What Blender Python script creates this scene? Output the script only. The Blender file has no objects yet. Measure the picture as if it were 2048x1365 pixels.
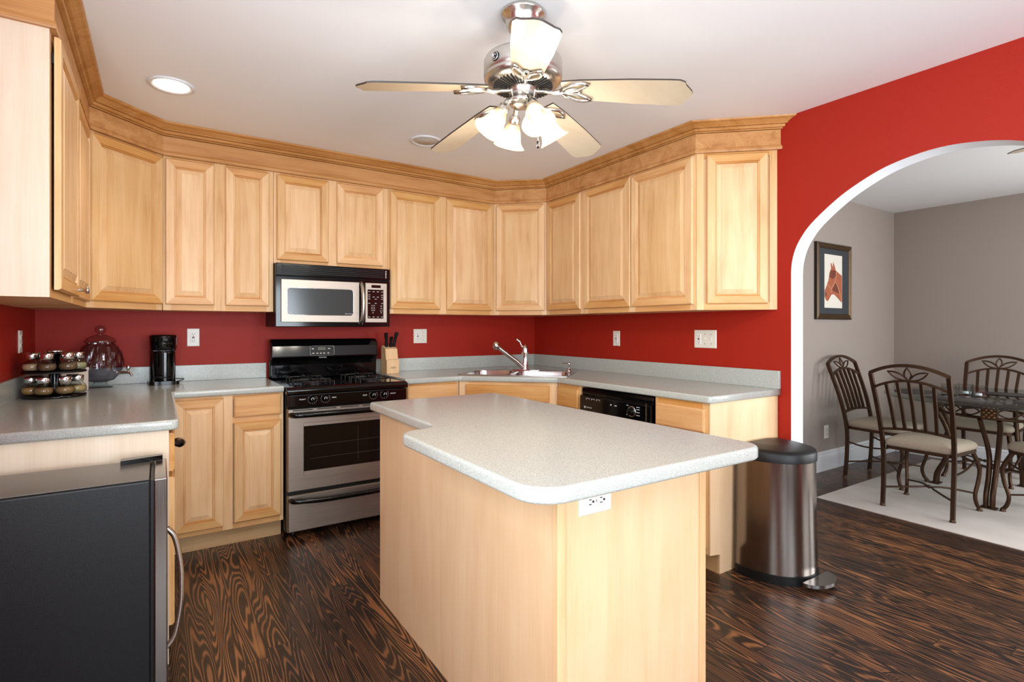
import bpy, math, random
from mathutils import Vector, Matrix
random.seed(7)
S = bpy.context.scene
COL = S.collection
PI = math.pi
R = math.radians

# ------------------------------------------------------------------ camera, light, exposure
F_PX, V0, YAW, CAM_H = 1075.2, 656.0, 33.27, 1.258
cd = bpy.data.cameras.new('camera')
cam = bpy.data.objects.new('camera', cd)
COL.objects.link(cam)
cam.location = (0, 0, CAM_H)
cam.rotation_euler = (R(90), 0, -R(YAW))
cd.sensor_width = 36
cd.lens = F_PX / 2048 * 36
cd.shift_y = -(682.5 - V0) / 2048
cd.clip_start = .05
S.camera = cam

S.view_settings.view_transform = 'Standard'
S.view_settings.look = 'None'
S.view_settings.gamma = 1
S.view_settings.use_curve_mapping = False
S.view_settings.exposure = 0.17
S.cycles.max_bounces = 8
S.cycles.transparent_max_bounces = 12
S.cycles.use_denoising = True
S.cycles.sample_clamp_indirect = 6
S.cycles.caustics_reflective = False
S.cycles.caustics_refractive = False

W = bpy.data.worlds.new('world')
S.world = W
W.use_nodes = True
W.node_tree.nodes['Background'].inputs[0].default_value = (.82, .91, 1, 1)
W.node_tree.nodes['Background'].inputs[1].default_value = 1.4


def area_light(name, loc, rot, sx, sy, power, color=(1, 1, 1), spread=180):
    l = bpy.data.lights.new(name, 'AREA')
    l.shape = 'RECTANGLE'
    l.size, l.size_y, l.energy, l.color = sx, sy, power, color
    l.spread = R(spread)
    o = bpy.data.objects.new(name, l)
    o.location = loc
    o.rotation_euler = rot
    COL.objects.link(o)
    return o


# daylight entering the glazed openings behind the camera and in the dining room
for wx in (.13, 1.47):
    area_light('kitchen_window_daylight', (wx, -1.98, 1.3), (R(136), 0, 0), 1.0, 2.0, 76, (.82, .92, 1))
area_light('side_fill_light', (-.585, .35, 1.45), (R(98), 0, R(-90)), 1.7, 1.3, 52, (.88, .95, 1))  # added fill from an unseen side opening, brightens the island side
area_light('dining_window_daylight', (6.28, -.9, 1.35), (R(90), 0, R(90)), 1.5, 1.6, 72, (.93, .97, 1))
area_light('dining_front_window_daylight', (4.6, -1.98, 1.4), (R(100), 0, 0), 2.0, 1.6, 76, (.95, .98, 1))

# ------------------------------------------------------------------ materials
MATS = {}


def nmat(name):
    m = bpy.data.materials.new(name)
    m.use_nodes = True
    nt = m.node_tree
    b = nt.nodes['Principled BSDF']
    MATS[name] = m
    return m, nt, b


def srgb(r, g, b):
    f = lambda c: (c / 255 / 12.92) if c / 255 <= .04045 else ((c / 255 + .055) / 1.055) ** 2.4
    return (f(r), f(g), f(b), 1)


def plain(name, rgb, rough=.5, metal=0, bump=0, bscale=60, var=0, coat=0, spec=.5):
    m, nt, b = nmat(name)
    c = srgb(*rgb)
    b.inputs['Base Color'].default_value = c
    b.inputs['Roughness'].default_value = rough
    b.inputs['Metallic'].default_value = metal
    b.inputs['Coat Weight'].default_value = coat
    b.inputs['Specular IOR Level'].default_value = spec
    tc = nt.nodes.new('ShaderNodeTexCoord')
    n = nt.nodes.new('ShaderNodeTexNoise')
    n.inputs['Scale'].default_value = bscale
    n.inputs['Detail'].default_value = 4
    nt.links.new(tc.outputs['Object'], n.inputs['Vector'])
    if var:
        mx = nt.nodes.new('ShaderNodeMix')
        mx.data_type = 'RGBA'
        mx.inputs[6].default_value = tuple(x * (1 - var) for x in c[:3]) + (1,)
        mx.inputs[7].default_value = tuple(min(1, x * (1 + var)) for x in c[:3]) + (1,)
        nt.links.new(n.outputs[0], mx.inputs[0])
        nt.links.new(mx.outputs[2], b.inputs['Base Color'])
    if bump:
        bp = nt.nodes.new('ShaderNodeBump')
        bp.inputs['Strength'].default_value = bump
        bp.inputs['Distance'].default_value = .002
        nt.links.new(n.outputs[0], bp.inputs['Height'])
        nt.links.new(bp.outputs[0], b.inputs['Normal'])
    return m


def ramp(nt, stops):
    r = nt.nodes.new('ShaderNodeValToRGB')
    e = r.color_ramp.elements
    while len(e) < len(stops):
        e.new(.5)
    for i, (p, c) in enumerate(stops):
        e[i].position = p
        e[i].color = c
    return r


def mathn(nt, op, a, b=None, c=None):
    n = nt.nodes.new('ShaderNodeMath')
    n.operation = op
    for i, v in enumerate((a, b, c)):
        if v is None:
            continue
        if isinstance(v, (int, float)):
            n.inputs[i].default_value = v
        else:
            nt.links.new(v, n.inputs[i])
    return n.outputs[0]


def maple(name, axis, lo, mid, hi, rough=.38, strength=1.0):
    """clear-coated maple, grain along object axis 0/1/2"""
    m, nt, b = nmat(name)
    tc = nt.nodes.new('ShaderNodeTexCoord')
    oi = nt.nodes.new('ShaderNodeObjectInfo')
    off = nt.nodes.new('ShaderNodeVectorMath')
    off.operation = 'MULTIPLY_ADD'
    off.inputs[1].default_value = (1, 1, 1)
    cmb = nt.nodes.new('ShaderNodeCombineXYZ')
    for i in range(3):
        nt.links.new(mathn(nt, 'MULTIPLY', oi.outputs['Random'], 13.0 + 7 * i), cmb.inputs[i])
    nt.links.new(tc.outputs['Object'], off.inputs[0])
    nt.links.new(cmb.outputs[0], off.inputs[2])

    def noise(across, along, det, dist):
        mp = nt.nodes.new('ShaderNodeMapping')
        s = [across] * 3
        s[axis] = along
        mp.inputs['Scale'].default_value = s
        nt.links.new(off.outputs[0], mp.inputs[0])
        n = nt.nodes.new('ShaderNodeTexNoise')
        n.inputs['Scale'].default_value = 1
        n.inputs['Detail'].default_value = det
        n.inputs['Distortion'].default_value = dist
        nt.links.new(mp.outputs[0], n.inputs['Vector'])
        return n.outputs[0]
    a = noise(16, 1.6, 5, .8)
    f = noise(160, 5, 2, 0)
    cl = noise(4, 3, 2, .3)
    v = mathn(nt, 'ADD', mathn(nt, 'MULTIPLY', a, .6 * strength), mathn(nt, 'MULTIPLY', f, .25 * strength))
    v = mathn(nt, 'ADD', v, mathn(nt, 'MULTIPLY', cl, .3))
    v = mathn(nt, 'ADD', v, .5 * (1 - .85 * strength) - .15)
    r = ramp(nt, [(.25, srgb(*lo)), (.45, srgb(*mid)), (.68, srgb(*hi))])
    nt.links.new(v, r.inputs[0])
    hs = nt.nodes.new('ShaderNodeHueSaturation')
    nt.links.new(r.outputs[0], hs.inputs['Color'])
    nt.links.new(mathn(nt, 'MULTIPLY_ADD', oi.outputs['Random'], .12, .94), hs.inputs['Value'])
    nt.links.new(mathn(nt, 'MULTIPLY_ADD', oi.outputs['Random'], -.12, 1.06), hs.inputs['Saturation'])
    nt.links.new(hs.outputs[0], b.inputs['Base Color'])
    b.inputs['Roughness'].default_value = rough
    b.inputs['Specular IOR Level'].default_value = .35
    return m


MV = maple('maple_vertical_grain', 2, (196, 148, 98), (222, 180, 130), (234, 199, 153))
MH = maple('maple_horizontal_grain', 0, (184, 128, 72), (209, 155, 95), (224, 178, 120))
MC = maple('shaded_maple_molding', 0, (158, 104, 58), (188, 134, 80), (206, 156, 102), strength=1.2)  # shade on the crown put into a darker maple tone
MP = maple('maple_veneer_panel', 2, (212, 172, 126), (227, 190, 146), (235, 203, 163), strength=.8)
ML = maple('daylit_maple_veneer', 2, (206, 182, 154), (222, 202, 176), (232, 216, 194), strength=.8)  # paler maple copy: daylight on the left end panels put into the colour
MT = maple('maple_toe_board', 0, (170, 130, 84), (196, 158, 110), (210, 174, 128))

# dark pine floor boards
FLOOR, nt, b = nmat('dark_pine_floor')
tc = nt.nodes.new('ShaderNodeTexCoord')
sx = nt.nodes.new('ShaderNodeSeparateXYZ')
nt.links.new(tc.outputs['Object'], sx.inputs[0])
BW = .088
bi = mathn(nt, 'FLOOR', mathn(nt, 'DIVIDE', sx.outputs[0], BW))
wn = nt.nodes.new('ShaderNodeTexWhiteNoise')
wn.noise_dimensions = '1D'
nt.links.new(bi, wn.inputs['W'])
rnd = wn.outputs['Value']
# boards butt-jointed along their length
yy = mathn(nt, 'ADD', sx.outputs[1], mathn(nt, 'MULTIPLY', rnd, 3.0))
bj = mathn(nt, 'FLOOR', mathn(nt, 'DIVIDE', yy, 2.3))
wn2 = nt.nodes.new('ShaderNodeTexWhiteNoise')
wn2.noise_dimensions = '2D'
cb = nt.nodes.new('ShaderNodeCombineXYZ')
nt.links.new(bi, cb.inputs[0])
nt.links.new(bj, cb.inputs[1])
nt.links.new(cb.outputs[0], wn2.inputs['Vector'])
rb = wn2.outputs['Value']
cv = nt.nodes.new('ShaderNodeCombineXYZ')
nt.links.new(mathn(nt, 'MULTIPLY_ADD', rb, 40, mathn(nt, 'MULTIPLY', sx.outputs[0], 11)), cv.inputs[0])
nt.links.new(mathn(nt, 'MULTIPLY_ADD', rb, 23, mathn(nt, 'MULTIPLY', sx.outputs[1], .85)), cv.inputs[1])
n1 = nt.nodes.new('ShaderNodeTexNoise')
n1.inputs['Scale'].default_value = 1
n1.inputs['Detail'].default_value = 1.2
n1.inputs['Roughness'].default_value = .45
nt.links.new(cv.outputs[0], n1.inputs['Vector'])
vk = nt.nodes.new('ShaderNodeTexVoronoi')
vk.inputs['Scale'].default_value = 1
mk = nt.nodes.new('ShaderNodeMapping')
mk.inputs['Scale'].default_value = (2.6, 1.3, 1)
nt.links.new(tc.outputs['Object'], mk.inputs[0])
nt.links.new(mk.outputs[0], vk.inputs['Vector'])
knot = nt.nodes.new('ShaderNodeMapRange')
knot.interpolation_type = 'SMOOTHSTEP'
knot.inputs['From Min'].default_value = .02
knot.inputs['From Max'].default_value = .13
knot.inputs['To Min'].default_value = .2
knot.inputs['To Max'].default_value = 0
nt.links.new(vk.outputs['Distance'], knot.inputs['Value'])
hf = mathn(nt, 'ADD', n1.outputs[0], knot.outputs[0])
st = mathn(nt, 'SINE', mathn(nt, 'MULTIPLY', hf, 165))
fine = nt.nodes.new('ShaderNodeTexNoise')
mf = nt.nodes.new('ShaderNodeMapping')
mf.inputs['Scale'].default_value = (120, 5, 1)
nt.links.new(tc.outputs['Object'], mf.inputs[0])
fine.inputs['Scale'].default_value = 1
fine.inputs['Detail'].default_value = 3
nt.links.new(mf.outputs[0], fine.inputs['Vector'])
big = nt.nodes.new('ShaderNodeTexNoise')
big.inputs['Scale'].default_value = 1.6
nt.links.new(tc.outputs['Object'], big.inputs['Vector'])
v = mathn(nt, 'MULTIPLY_ADD', st, .28, .44)
v = mathn(nt, 'ADD', v, mathn(nt, 'MULTIPLY_ADD', fine.outputs[0], .5, -.25))
v = mathn(nt, 'ADD', v, mathn(nt, 'MULTIPLY_ADD', rb, .26, -.13))
v = mathn(nt, 'ADD', v, mathn(nt, 'MULTIPLY_ADD', big.outputs[0], .4, -.2))
rr = ramp(nt, [(.3, srgb(34, 24, 20)), (.5, srgb(56, 37, 27)), (.64, srgb(102, 66, 42)), (.86, srgb(152, 100, 60))])
nt.links.new(v, rr.inputs[0])
fx = mathn(nt, 'FRACT', mathn(nt, 'DIVIDE', sx.outputs[0], BW))
gap = mathn(nt, 'LESS_THAN', mathn(nt, 'ABSOLUTE', mathn(nt, 'SUBTRACT', fx, .5)), .486)
gy = mathn(nt, 'FRACT', mathn(nt, 'DIVIDE', yy, 2.3))
gap = mathn(nt, 'MULTIPLY', gap, mathn(nt, 'GREATER_THAN', gy, .0012))
mx = nt.nodes.new('ShaderNodeMix')
mx.data_type = 'RGBA'
mx.inputs[6].default_value = srgb(20, 14, 12)
nt.links.new(gap, mx.inputs[0])
nt.links.new(rr.outputs[0], mx.inputs[7])
nt.links.new(mx.outputs[2], b.inputs['Base Color'])
nt.links.new(mathn(nt, 'MULTIPLY_ADD', fine.outputs[0], .25, .2), b.inputs['Roughness'])
bpn = nt.nodes.new('ShaderNodeBump')
bpn.inputs['Strength'].default_value = .25
bpn.inputs['Distance'].default_value = .001
nt.links.new(mathn(nt, 'ADD', mathn(nt, 'MULTIPLY', v, .6), gap), bpn.inputs['Height'])
nt.links.new(bpn.outputs[0], b.inputs['Normal'])

# speckled solid-surface counter
COUNTER, nt, b = nmat('speckled_grey_green_counter')
tc = nt.nodes.new('ShaderNodeTexCoord')
a1 = nt.nodes.new('ShaderNodeTexNoise')
a1.inputs['Scale'].default_value = 520
a1.inputs['Detail'].default_value = 2
a2 = nt.nodes.new('ShaderNodeTexVoronoi')
a2.inputs['Scale'].default_value = 330
for n in (a1, a2):
    nt.links.new(tc.outputs['Object'], n.inputs['Vector'])
v = mathn(nt, 'ADD', mathn(nt, 'MULTIPLY', a1.outputs[0], .7), mathn(nt, 'MULTIPLY', a2.outputs['Distance'], .35))
rr = ramp(nt, [(.3, srgb(138, 144, 137)), (.44, srgb(166, 171, 164)), (.58, srgb(184, 188, 181)), (.75, srgb(206, 209, 202))])
nt.links.new(v, rr.inputs[0])
nt.links.new(rr.outputs[0], b.inputs['Base Color'])
b.inputs['Roughness'].default_value = .17


def steel(name, rgb, rough, axis, bump=.05):
    m, nt, b = nmat(name)
    b.inputs['Metallic'].default_value = 1
    tc = nt.nodes.new('ShaderNodeTexCoord')
    mp = nt.nodes.new('ShaderNodeMapping')
    s = [400, 400, 400]
    s[axis] = 4
    mp.inputs['Scale'].default_value = s
    n = nt.nodes.new('ShaderNodeTexNoise')
    n.inputs['Scale'].default_value = 1
    n.inputs['Detail'].default_value = 3
    nt.links.new(tc.outputs['Object'], mp.inputs[0])
    nt.links.new(mp.outputs[0], n.inputs['Vector'])
    c = srgb(*rgb)
    r = ramp(nt, [(.3, tuple(x * .85 for x in c[:3]) + (1,)), (.7, c)])
    nt.links.new(n.outputs[0], r.inputs[0])
    nt.links.new(r.outputs[0], b.inputs['Base Color'])
    nt.links.new(mathn(nt, 'MULTIPLY_ADD', n.outputs[0], .12, rough - .06), b.inputs['Roughness'])
    return m


STEEL = steel('brushed_stainless', (172, 160, 148), .42, 0)
STEELV = steel('brushed_stainless_vertical', (150, 141, 134), .2, 2)
NICKEL = steel('brushed_nickel', (205, 200, 192), .25, 0)
CHROME = plain('polished_chrome', (225, 225, 228), .08, 1)
SINKM = steel('sink_stainless', (200, 198, 195), .2, 0)
BLACK = plain('black_gloss_enamel', (6, 6, 7), .09, 0, spec=.4)
BLACKM = plain('black_satin_plastic', (13, 13, 14), .42, 0, .15, 300, spec=.35)
BLACKG = plain('black_oven_glass', (14, 13, 12), .06)
IRON = plain('black_cast_iron', (16, 16, 17), .4, 0, .3, 200)
FRSIDE = plain('black_textured_steel_side', (11, 12, 15), .4, .0, .3, 500, .15, spec=.4)
FRTOP = plain('fridge_top_sheen_tone', (84, 77, 70), .3, 0, .2, 200, .1)  # black top lightened: its reflection is put into the colour
RED = plain('red_wall_paint', (158, 35, 21), .5, 0, .25, 90, .06, spec=.22)
WHITE = plain('white_ceiling_paint', (240, 240, 240), .8, 0, .1, 40, .01)
SOFFIT = plain('white_arch_paint', (236, 238, 242), .6, 0, .1, 60, .01)
TAUPE = plain('taupe_wall_paint', (158, 146, 138), .7, 0, .2, 90, .03)
TRIM = plain('white_trim_paint', (226, 228, 232), .4, 0)
PLATE = plain('ivory_plastic', (226, 222, 208), .35)
PLATEW = plain('white_plastic', (235, 234, 228), .35)
DARK = plain('dark_slot', (22, 18, 16), .6)
REDB = plain('red_button', (150, 30, 25), .5)
BRONZE = plain('antique_bronze_metal', (74, 52, 36), .38, .75, .2, 150, .3)
BRONZEL = plain('gold_rubbed_bronze', (150, 112, 70), .4, .8, .4, 150, .4)
SUEDE = plain('taupe_suede', (160, 146, 128), .9, 0, .3, 60, .1)
RUGM, nt, b = nmat('cream_woven_rug')
tc = nt.nodes.new('ShaderNodeTexCoord')
wv = nt.nodes.new('ShaderNodeTexWave')
wv.inputs['Scale'].default_value = 25
wv.inputs['Distortion'].default_value = 1.5
nn = nt.nodes.new('ShaderNodeTexNoise')
nn.inputs['Scale'].default_value = 3
nt.links.new(tc.outputs['Object'], wv.inputs['Vector'])
nt.links.new(tc.outputs['Object'], nn.inputs['Vector'])
rr = ramp(nt, [(.2, srgb(186, 176, 170)), (.8, srgb(222, 214, 206))])
nt.links.new(mathn(nt, 'ADD', mathn(nt, 'MULTIPLY', wv.outputs[1], .4), mathn(nt, 'MULTIPLY', nn.outputs[0], .6)), rr.inputs[0])
nt.links.new(rr.outputs[0], b.inputs['Base Color'])
b.inputs['Roughness'].default_value = .95
bpn = nt.nodes.new('ShaderNodeBump')
bpn.inputs['Strength'].default_value = .6
bpn.inputs['Distance'].default_value = .004
nt.links.new(wv.outputs[1], bpn.inputs['Height'])
nt.links.new(bpn.outputs[0], b.inputs['Normal'])
PLACEMAT = plain('dark_woven_placemat', (52, 46, 42), .85, 0, .5, 300, .3)
BLADE = maple('pale_fan_blade', 0, (172, 154, 128), (188, 170, 144), (200, 184, 160), strength=.6)
BLADEEDGE = plain('dark_blade_edge', (52, 42, 36), .5)
BLOCKW = maple('beech_block', 2, (205, 160, 108), (222, 180, 130), (232, 196, 148))
CREAM = plain('cream_card', (222, 206, 192), .7, 0, 0, 60, .03)
FRAMEGOLD = plain('antique_gold_frame', (78, 56, 30), .35, .5, .3, 200, .35)
FRAMEDARK = plain('dark_frame_edge', (34, 25, 20), .4)
MATBOARD = plain('charcoal_mat_board', (50, 54, 58), .8)
PAPER = plain('cream_paper', (226, 220, 206), .8)
HORSE1 = plain('chestnut_paint', (168, 92, 62), .8, 0, 0, 40, .3)
HORSE2 = plain('dark_chestnut_paint', (112, 54, 38), .8, 0, 0, 40, .2)
HALTER = plain('tan_halter_paint', (214, 160, 120), .8)
LETTER = plain('pale_lettering', (210, 210, 210), .5)
LETTERD = plain('dark_lettering', (70, 50, 34), .6)
LCDM = plain('grey_green_display', (92, 98, 74), .3)
SPICE = [plain('spice_' + n, c, .7, 0, .8, 260, .5) for n, c in
         [('brown_seed', (150, 108, 62)), ('tan_powder', (206, 160, 122)), ('golden_flakes', (184, 150, 94)),
          ('dark_clove', (112, 78, 50)), ('ochre_seed', (186, 130, 66)), ('pale_herb', (164, 148, 106))]]


def glass(name, rgb=(255, 255, 255), edge=(150, 158, 160), gloss=.06, ior=1.36):
    """clear glass: see-through, darker and more reflective at grazing angles"""
    m, nt, b = nmat(name)
    lw = nt.nodes.new('ShaderNodeLayerWeight')
    lw.inputs[0].default_value = .35
    r = ramp(nt, [(.45, srgb(*rgb)), (1.0, srgb(*edge))])
    nt.links.new(lw.outputs['Facing'], r.inputs[0])
    t = nt.nodes.new('ShaderNodeBsdfTransparent')
    nt.links.new(r.outputs[0], t.inputs[0])
    g = nt.nodes.new('ShaderNodeBsdfGlossy')
    g.inputs['Roughness'].default_value = .03
    fr = nt.nodes.new('ShaderNodeFresnel')
    fr.inputs[0].default_value = ior
    mx = nt.nodes.new('ShaderNodeMixShader')
    ge = nt.nodes.new('ShaderNodeNewGeometry')
    nt.links.new(mathn(nt, 'MULTIPLY', mathn(nt, 'ADD', fr.outputs[0], gloss), mathn(nt, 'SUBTRACT', 1, ge.outputs['Backfacing'])), mx.inputs[0])
    nt.links.new(t.outputs[0], mx.inputs[1])
    nt.links.new(g.outputs[0], mx.inputs[2])
    nt.links.new(mx.outputs[0], nt.nodes['Material Output'].inputs[0])
    return m


GLASS = glass('clear_glass', (246, 250, 250), (150, 157, 160), .03)
CUTGLASS = glass('cut_glass', (234, 234, 238), (86, 82, 86), .08, 1.45)
TABLEGLASS = glass('tinted_table_glass', (222, 231, 229), (186, 204, 202), .02)
# frosted lamp glass: lets its bulb's light through
SHADE, nt, b = nmat('frosted_lamp_glass')
b.inputs['Base Color'].default_value = srgb(190, 172, 144)
b.inputs['Roughness'].default_value = .25
tr = nt.nodes.new('ShaderNodeBsdfTranslucent')
tr.inputs[0].default_value = srgb(176, 156, 126)
tp = nt.nodes.new('ShaderNodeBsdfTransparent')
m1 = nt.nodes.new('ShaderNodeMixShader')
m1.inputs[0].default_value = .72
m2 = nt.nodes.new('ShaderNodeMixShader')
m2.inputs[0].default_value = .14
nt.links.new(tr.outputs[0], m1.inputs[1])
nt.links.new(tp.outputs[0], m1.inputs[2])
nt.links.new(m1.outputs[0], m2.inputs[1])
nt.links.new(b.outputs[0], m2.inputs[2])
nt.links.new(m2.outputs[0], nt.nodes['Material Output'].inputs[0])


def emit(name, rgb, s):
    m, nt, b = nmat(name)
    b.inputs['Base Color'].default_value = srgb(*rgb)
    b.inputs['Emission Color'].default_value = srgb(*rgb)
    b.inputs['Emission Strength'].default_value = s
    return m


BULB = emit('glowing_bulb', (255, 238, 210), 7)
CANLIT = emit('lit_can_lens', (255, 246, 228), 9)
CANOFF = plain('unlit_can_lens', (196, 192, 184), .4)


# ------------------------------------------------------------------ mesh building
class MB:
    def __init__(self):
        self.v, self.f, self.m, self.s = [], [], [], []

    def add(self, vs, fs, mat=0, smooth=False, T=None):
        o = len(self.v)
        self.v += [tuple(T @ Vector(p)) if T else tuple(p) for p in vs]
        for i, f in enumerate(fs):
            self.f.append(tuple(o + k for k in f))
            self.m.append(mat[i] if isinstance(mat, (list, tuple)) else mat)
            self.s.append(smooth)
        return self

    def box(self, x0, x1, y0, y1, z0, z1, mat=0, T=None):
        vs = [(x, y, z) for z in (z0, z1) for (x, y) in ((x0, y0), (x1, y0), (x1, y1), (x0, y1))]
        return self.add(vs, [(3, 2, 1, 0), (4, 5, 6, 7), (0, 1, 5, 4), (1, 2, 6, 5), (2, 3, 7, 6), (3, 0, 4, 7)], mat, False, T)

    def prism(self, poly, z0, z1, mat=0, side=None, T=None, smooth=False):
        n = len(poly)
        a = sum(poly[i][0] * poly[(i + 1) % n][1] - poly[(i + 1) % n][0] * poly[i][1] for i in range(n))
        if a < 0:
            poly = poly[::-1]
        vs = [(x, y, z0) for x, y in poly] + [(x, y, z1) for x, y in poly]
        self.add(vs, [tuple(range(n))[::-1], tuple(range(n, 2 * n))], mat, False, T)
        self.add(vs, [(i, (i + 1) % n, n + (i + 1) % n, n + i) for i in range(n)], mat if side is None else side, smooth, T)
        return self

    def tube(self, pts, r, n=8, closed=False, mat=0, flat=1.0, T=None, smooth=True, up=None, rot=0):
        pts = [Vector(p) for p in pts]
        k = len(pts)
        rs = r if isinstance(r, (list, tuple)) else [r] * k
        vs = []
        nrm = None
        for i, p in enumerate(pts):
            if closed:
                t = (pts[(i + 1) % k] - pts[i - 1])
            else:
                t = (pts[min(i + 1, k - 1)] - pts[max(i - 1, 0)])
            if t.length < 1e-9:
                t = Vector((0, 0, 1))
            t.normalize()
            if nrm is None:
                u = Vector(up) if up else (Vector((0, 0, 1)) if abs(t.z) < .9 else Vector((1, 0, 0)))
                nrm = (u - t * u.dot(t)).normalized()
            else:
                nrm = (nrm - t * nrm.dot(t))
                nrm = nrm.normalized() if nrm.length > 1e-6 else t.orthogonal().normalized()
            bn = t.cross(nrm)
            for j in range(n):
                a = 2 * PI * (j + .5) / n + rot
                vs.append(p + nrm * (math.cos(a) * rs[i]) + bn * (math.sin(a) * rs[i] * flat))
        fs = []
        for i in range(k if closed else k - 1):
            for j in range(n):
                a, b2 = i * n + j, i * n + (j + 1) % n
                c, d = ((i + 1) % k) * n + (j + 1) % n, ((i + 1) % k) * n + j
                fs.append((a, b2, c, d))
        self.add(vs, fs, mat, smooth and n > 4, T)
        if not closed:
            self.add(vs, [tuple(range(n))[::-1], tuple(range((k - 1) * n, k * n))], mat, False, T)
        return self

    def lathe(self, prof, n=32, mat=0, T=None, smooth=True, ring=None, close=False):
        """prof: (radius, z) list; ring(a) optional radius factor by angle"""
        vs, fs = [], []
        k = len(prof)
        for r, z in prof:
            for j in range(n):
                a = 2 * PI * j / n
                q = r * (ring(a, z) if ring else 1)
                vs.append((q * math.cos(a), q * math.sin(a), z))
        for i in range(k if close else k - 1):
            for j in range(n):
                i2 = (i + 1) % k
                fs.append((i * n + j, i * n + (j + 1) % n, i2 * n + (j + 1) % n, i2 * n + j))
        self.add(vs, fs, mat, smooth, T)
        if not close:
            if prof[0][0] > 1e-6:
                self.add(vs[:n], [tuple(range(n))[::-1]], mat, False, T)
            if prof[-1][0] > 1e-6:
                self.add(vs[-n:], [tuple(range(n))], mat, False, T)
        return self

    def loft(self, x0, x1, z0, z1, rings, hv=(1, 0), cap=0, T=None):
        """nested rectangles (inset, y) in the xz plane; rails get material hv[0], stiles hv[1]"""
        vs = []
        for ins, y in rings:
            vs += [(x0 + ins, y, z0 + ins), (x1 - ins, y, z0 + ins), (x1 - ins, y, z1 - ins), (x0 + ins, y, z1 - ins)]
        fs, ms = [], []
        for i in range(len(rings) - 1):
            for j in range(4):
                fs.append((i * 4 + j, i * 4 + (j + 1) % 4, i * 4 + 4 + (j + 1) % 4, i * 4 + 4 + j))
                ms.append(hv[0] if j % 2 == 0 else hv[1])
        e = (len(rings) - 1) * 4
        fs.append((e, e + 1, e + 2, e + 3))
        ms.append(cap)
        fs.append((3, 2, 1, 0))
        ms.append(cap)
        return self.add(vs, fs, ms, False, T)


def mesh_obj(name, mb, mats, parent=None, bevel=0, seg=2, loc=None):
    me = bpy.data.meshes.new(name)
    me.from_pydata(mb.v, [], mb.f)
    for m in (mats if isinstance(mats, (list, tuple)) else [mats]):
        me.materials.append(m)
    for p, mi, sm in zip(me.polygons, mb.m, mb.s):
        p.material_index = mi
        p.use_smooth = sm
    me.update()
    o = bpy.data.objects.new(name, me)
    COL.objects.link(o)
    if parent:
        o.parent = parent
    if loc:
        o.location = loc
    if bevel:
        md = o.modifiers.new('bevel', 'BEVEL')
        md.width = bevel
        md.segments = seg
        md.limit_method = 'ANGLE'
        md.angle_limit = R(40)
    return o


def tag(o, label=None, cat=None, group=None, kind=None):
    if label:
        o['label'] = label
    if cat:
        o['category'] = cat
    if group:
        o['group'] = group
    if kind:
        o['kind'] = kind
    return o


def thing(name, label, cat, loc=(0, 0, 0), rz=0, group=None):
    o = bpy.data.objects.new(name, None)
    o.empty_display_size = .05
    COL.objects.link(o)
    o.location = loc
    o.rotation_euler = (0, 0, rz)
    return tag(o, label, cat, group)


def struct(name, mb, mats, bevel=0):
    return tag(mesh_obj(name, mb, mats, None, bevel), kind='structure')


def copy_tree(o, parent=None):
    c = o.copy()
    COL.objects.link(c)
    c.parent = parent
    for ch in list(o.children):
        copy_tree(ch, c)
    return c


def fillet(poly, rad, seg=6):
    out = []
    n = len(poly)
    for i, p in enumerate(poly):
        r = rad[i] if isinstance(rad, (list, tuple)) else rad
        p = Vector(p)
        a, c = Vector(poly[i - 1]), Vector(poly[(i + 1) % n])
        if r <= 0:
            out.append(tuple(p))
            continue
        d1, d2 = (a - p).normalized(), (c - p).normalized()
        ang = d1.angle(d2)
        t = r / math.tan(ang / 2)
        ctr = p + (d1 + d2).normalized() * (r / math.sin(ang / 2))
        s, e = p + d1 * t - ctr, p + d2 * t - ctr
        a0 = math.atan2(s.y, s.x)
        da = (math.atan2(e.y, e.x) - a0 + PI) % (2 * PI) - PI
        for k in range(seg + 1):
            aa = a0 + da * k / seg
            out.append((ctr.x + r * math.cos(aa), ctr.y + r * math.sin(aa)))
    return out


def slab(name, loops, z0, z1, bev, mat, parent=None):
    """slab with rounded edges and optional holes, as one mesh"""
    cu = bpy.data.curves.new(name, 'CURVE')
    cu.dimensions = '2D'
    cu.fill_mode = 'BOTH'
    cu.extrude = (z1 - z0) / 2 - bev
    cu.bevel_depth = bev
    cu.bevel_resolution = 3
    cu.offset = -bev
    for lp in loops:
        sp = cu.splines.new('POLY')
        sp.points.add(len(lp) - 1)
        for q, p in zip(sp.points, lp):
            q.co = (p[0], p[1], 0, 1)
        sp.use_cyclic_u = True
    t = bpy.data.objects.new(name, cu)
    COL.objects.link(t)
    dg = bpy.context.evaluated_depsgraph_get()
    me = bpy.data.meshes.new_from_object(t.evaluated_get(dg))
    bpy.data.objects.remove(t)
    bpy.data.curves.remove(cu)
    me.name = name
    for v in me.vertices:
        v.co.z += (z0 + z1) / 2
    me.materials.clear()
    me.materials.append(mat)
    for p in me.polygons:
        p.use_smooth = abs(p.normal.z) < .999
    o = bpy.data.objects.new(name, me)
    COL.objects.link(o)
    if parent:
        o.parent = parent
    return o


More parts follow.
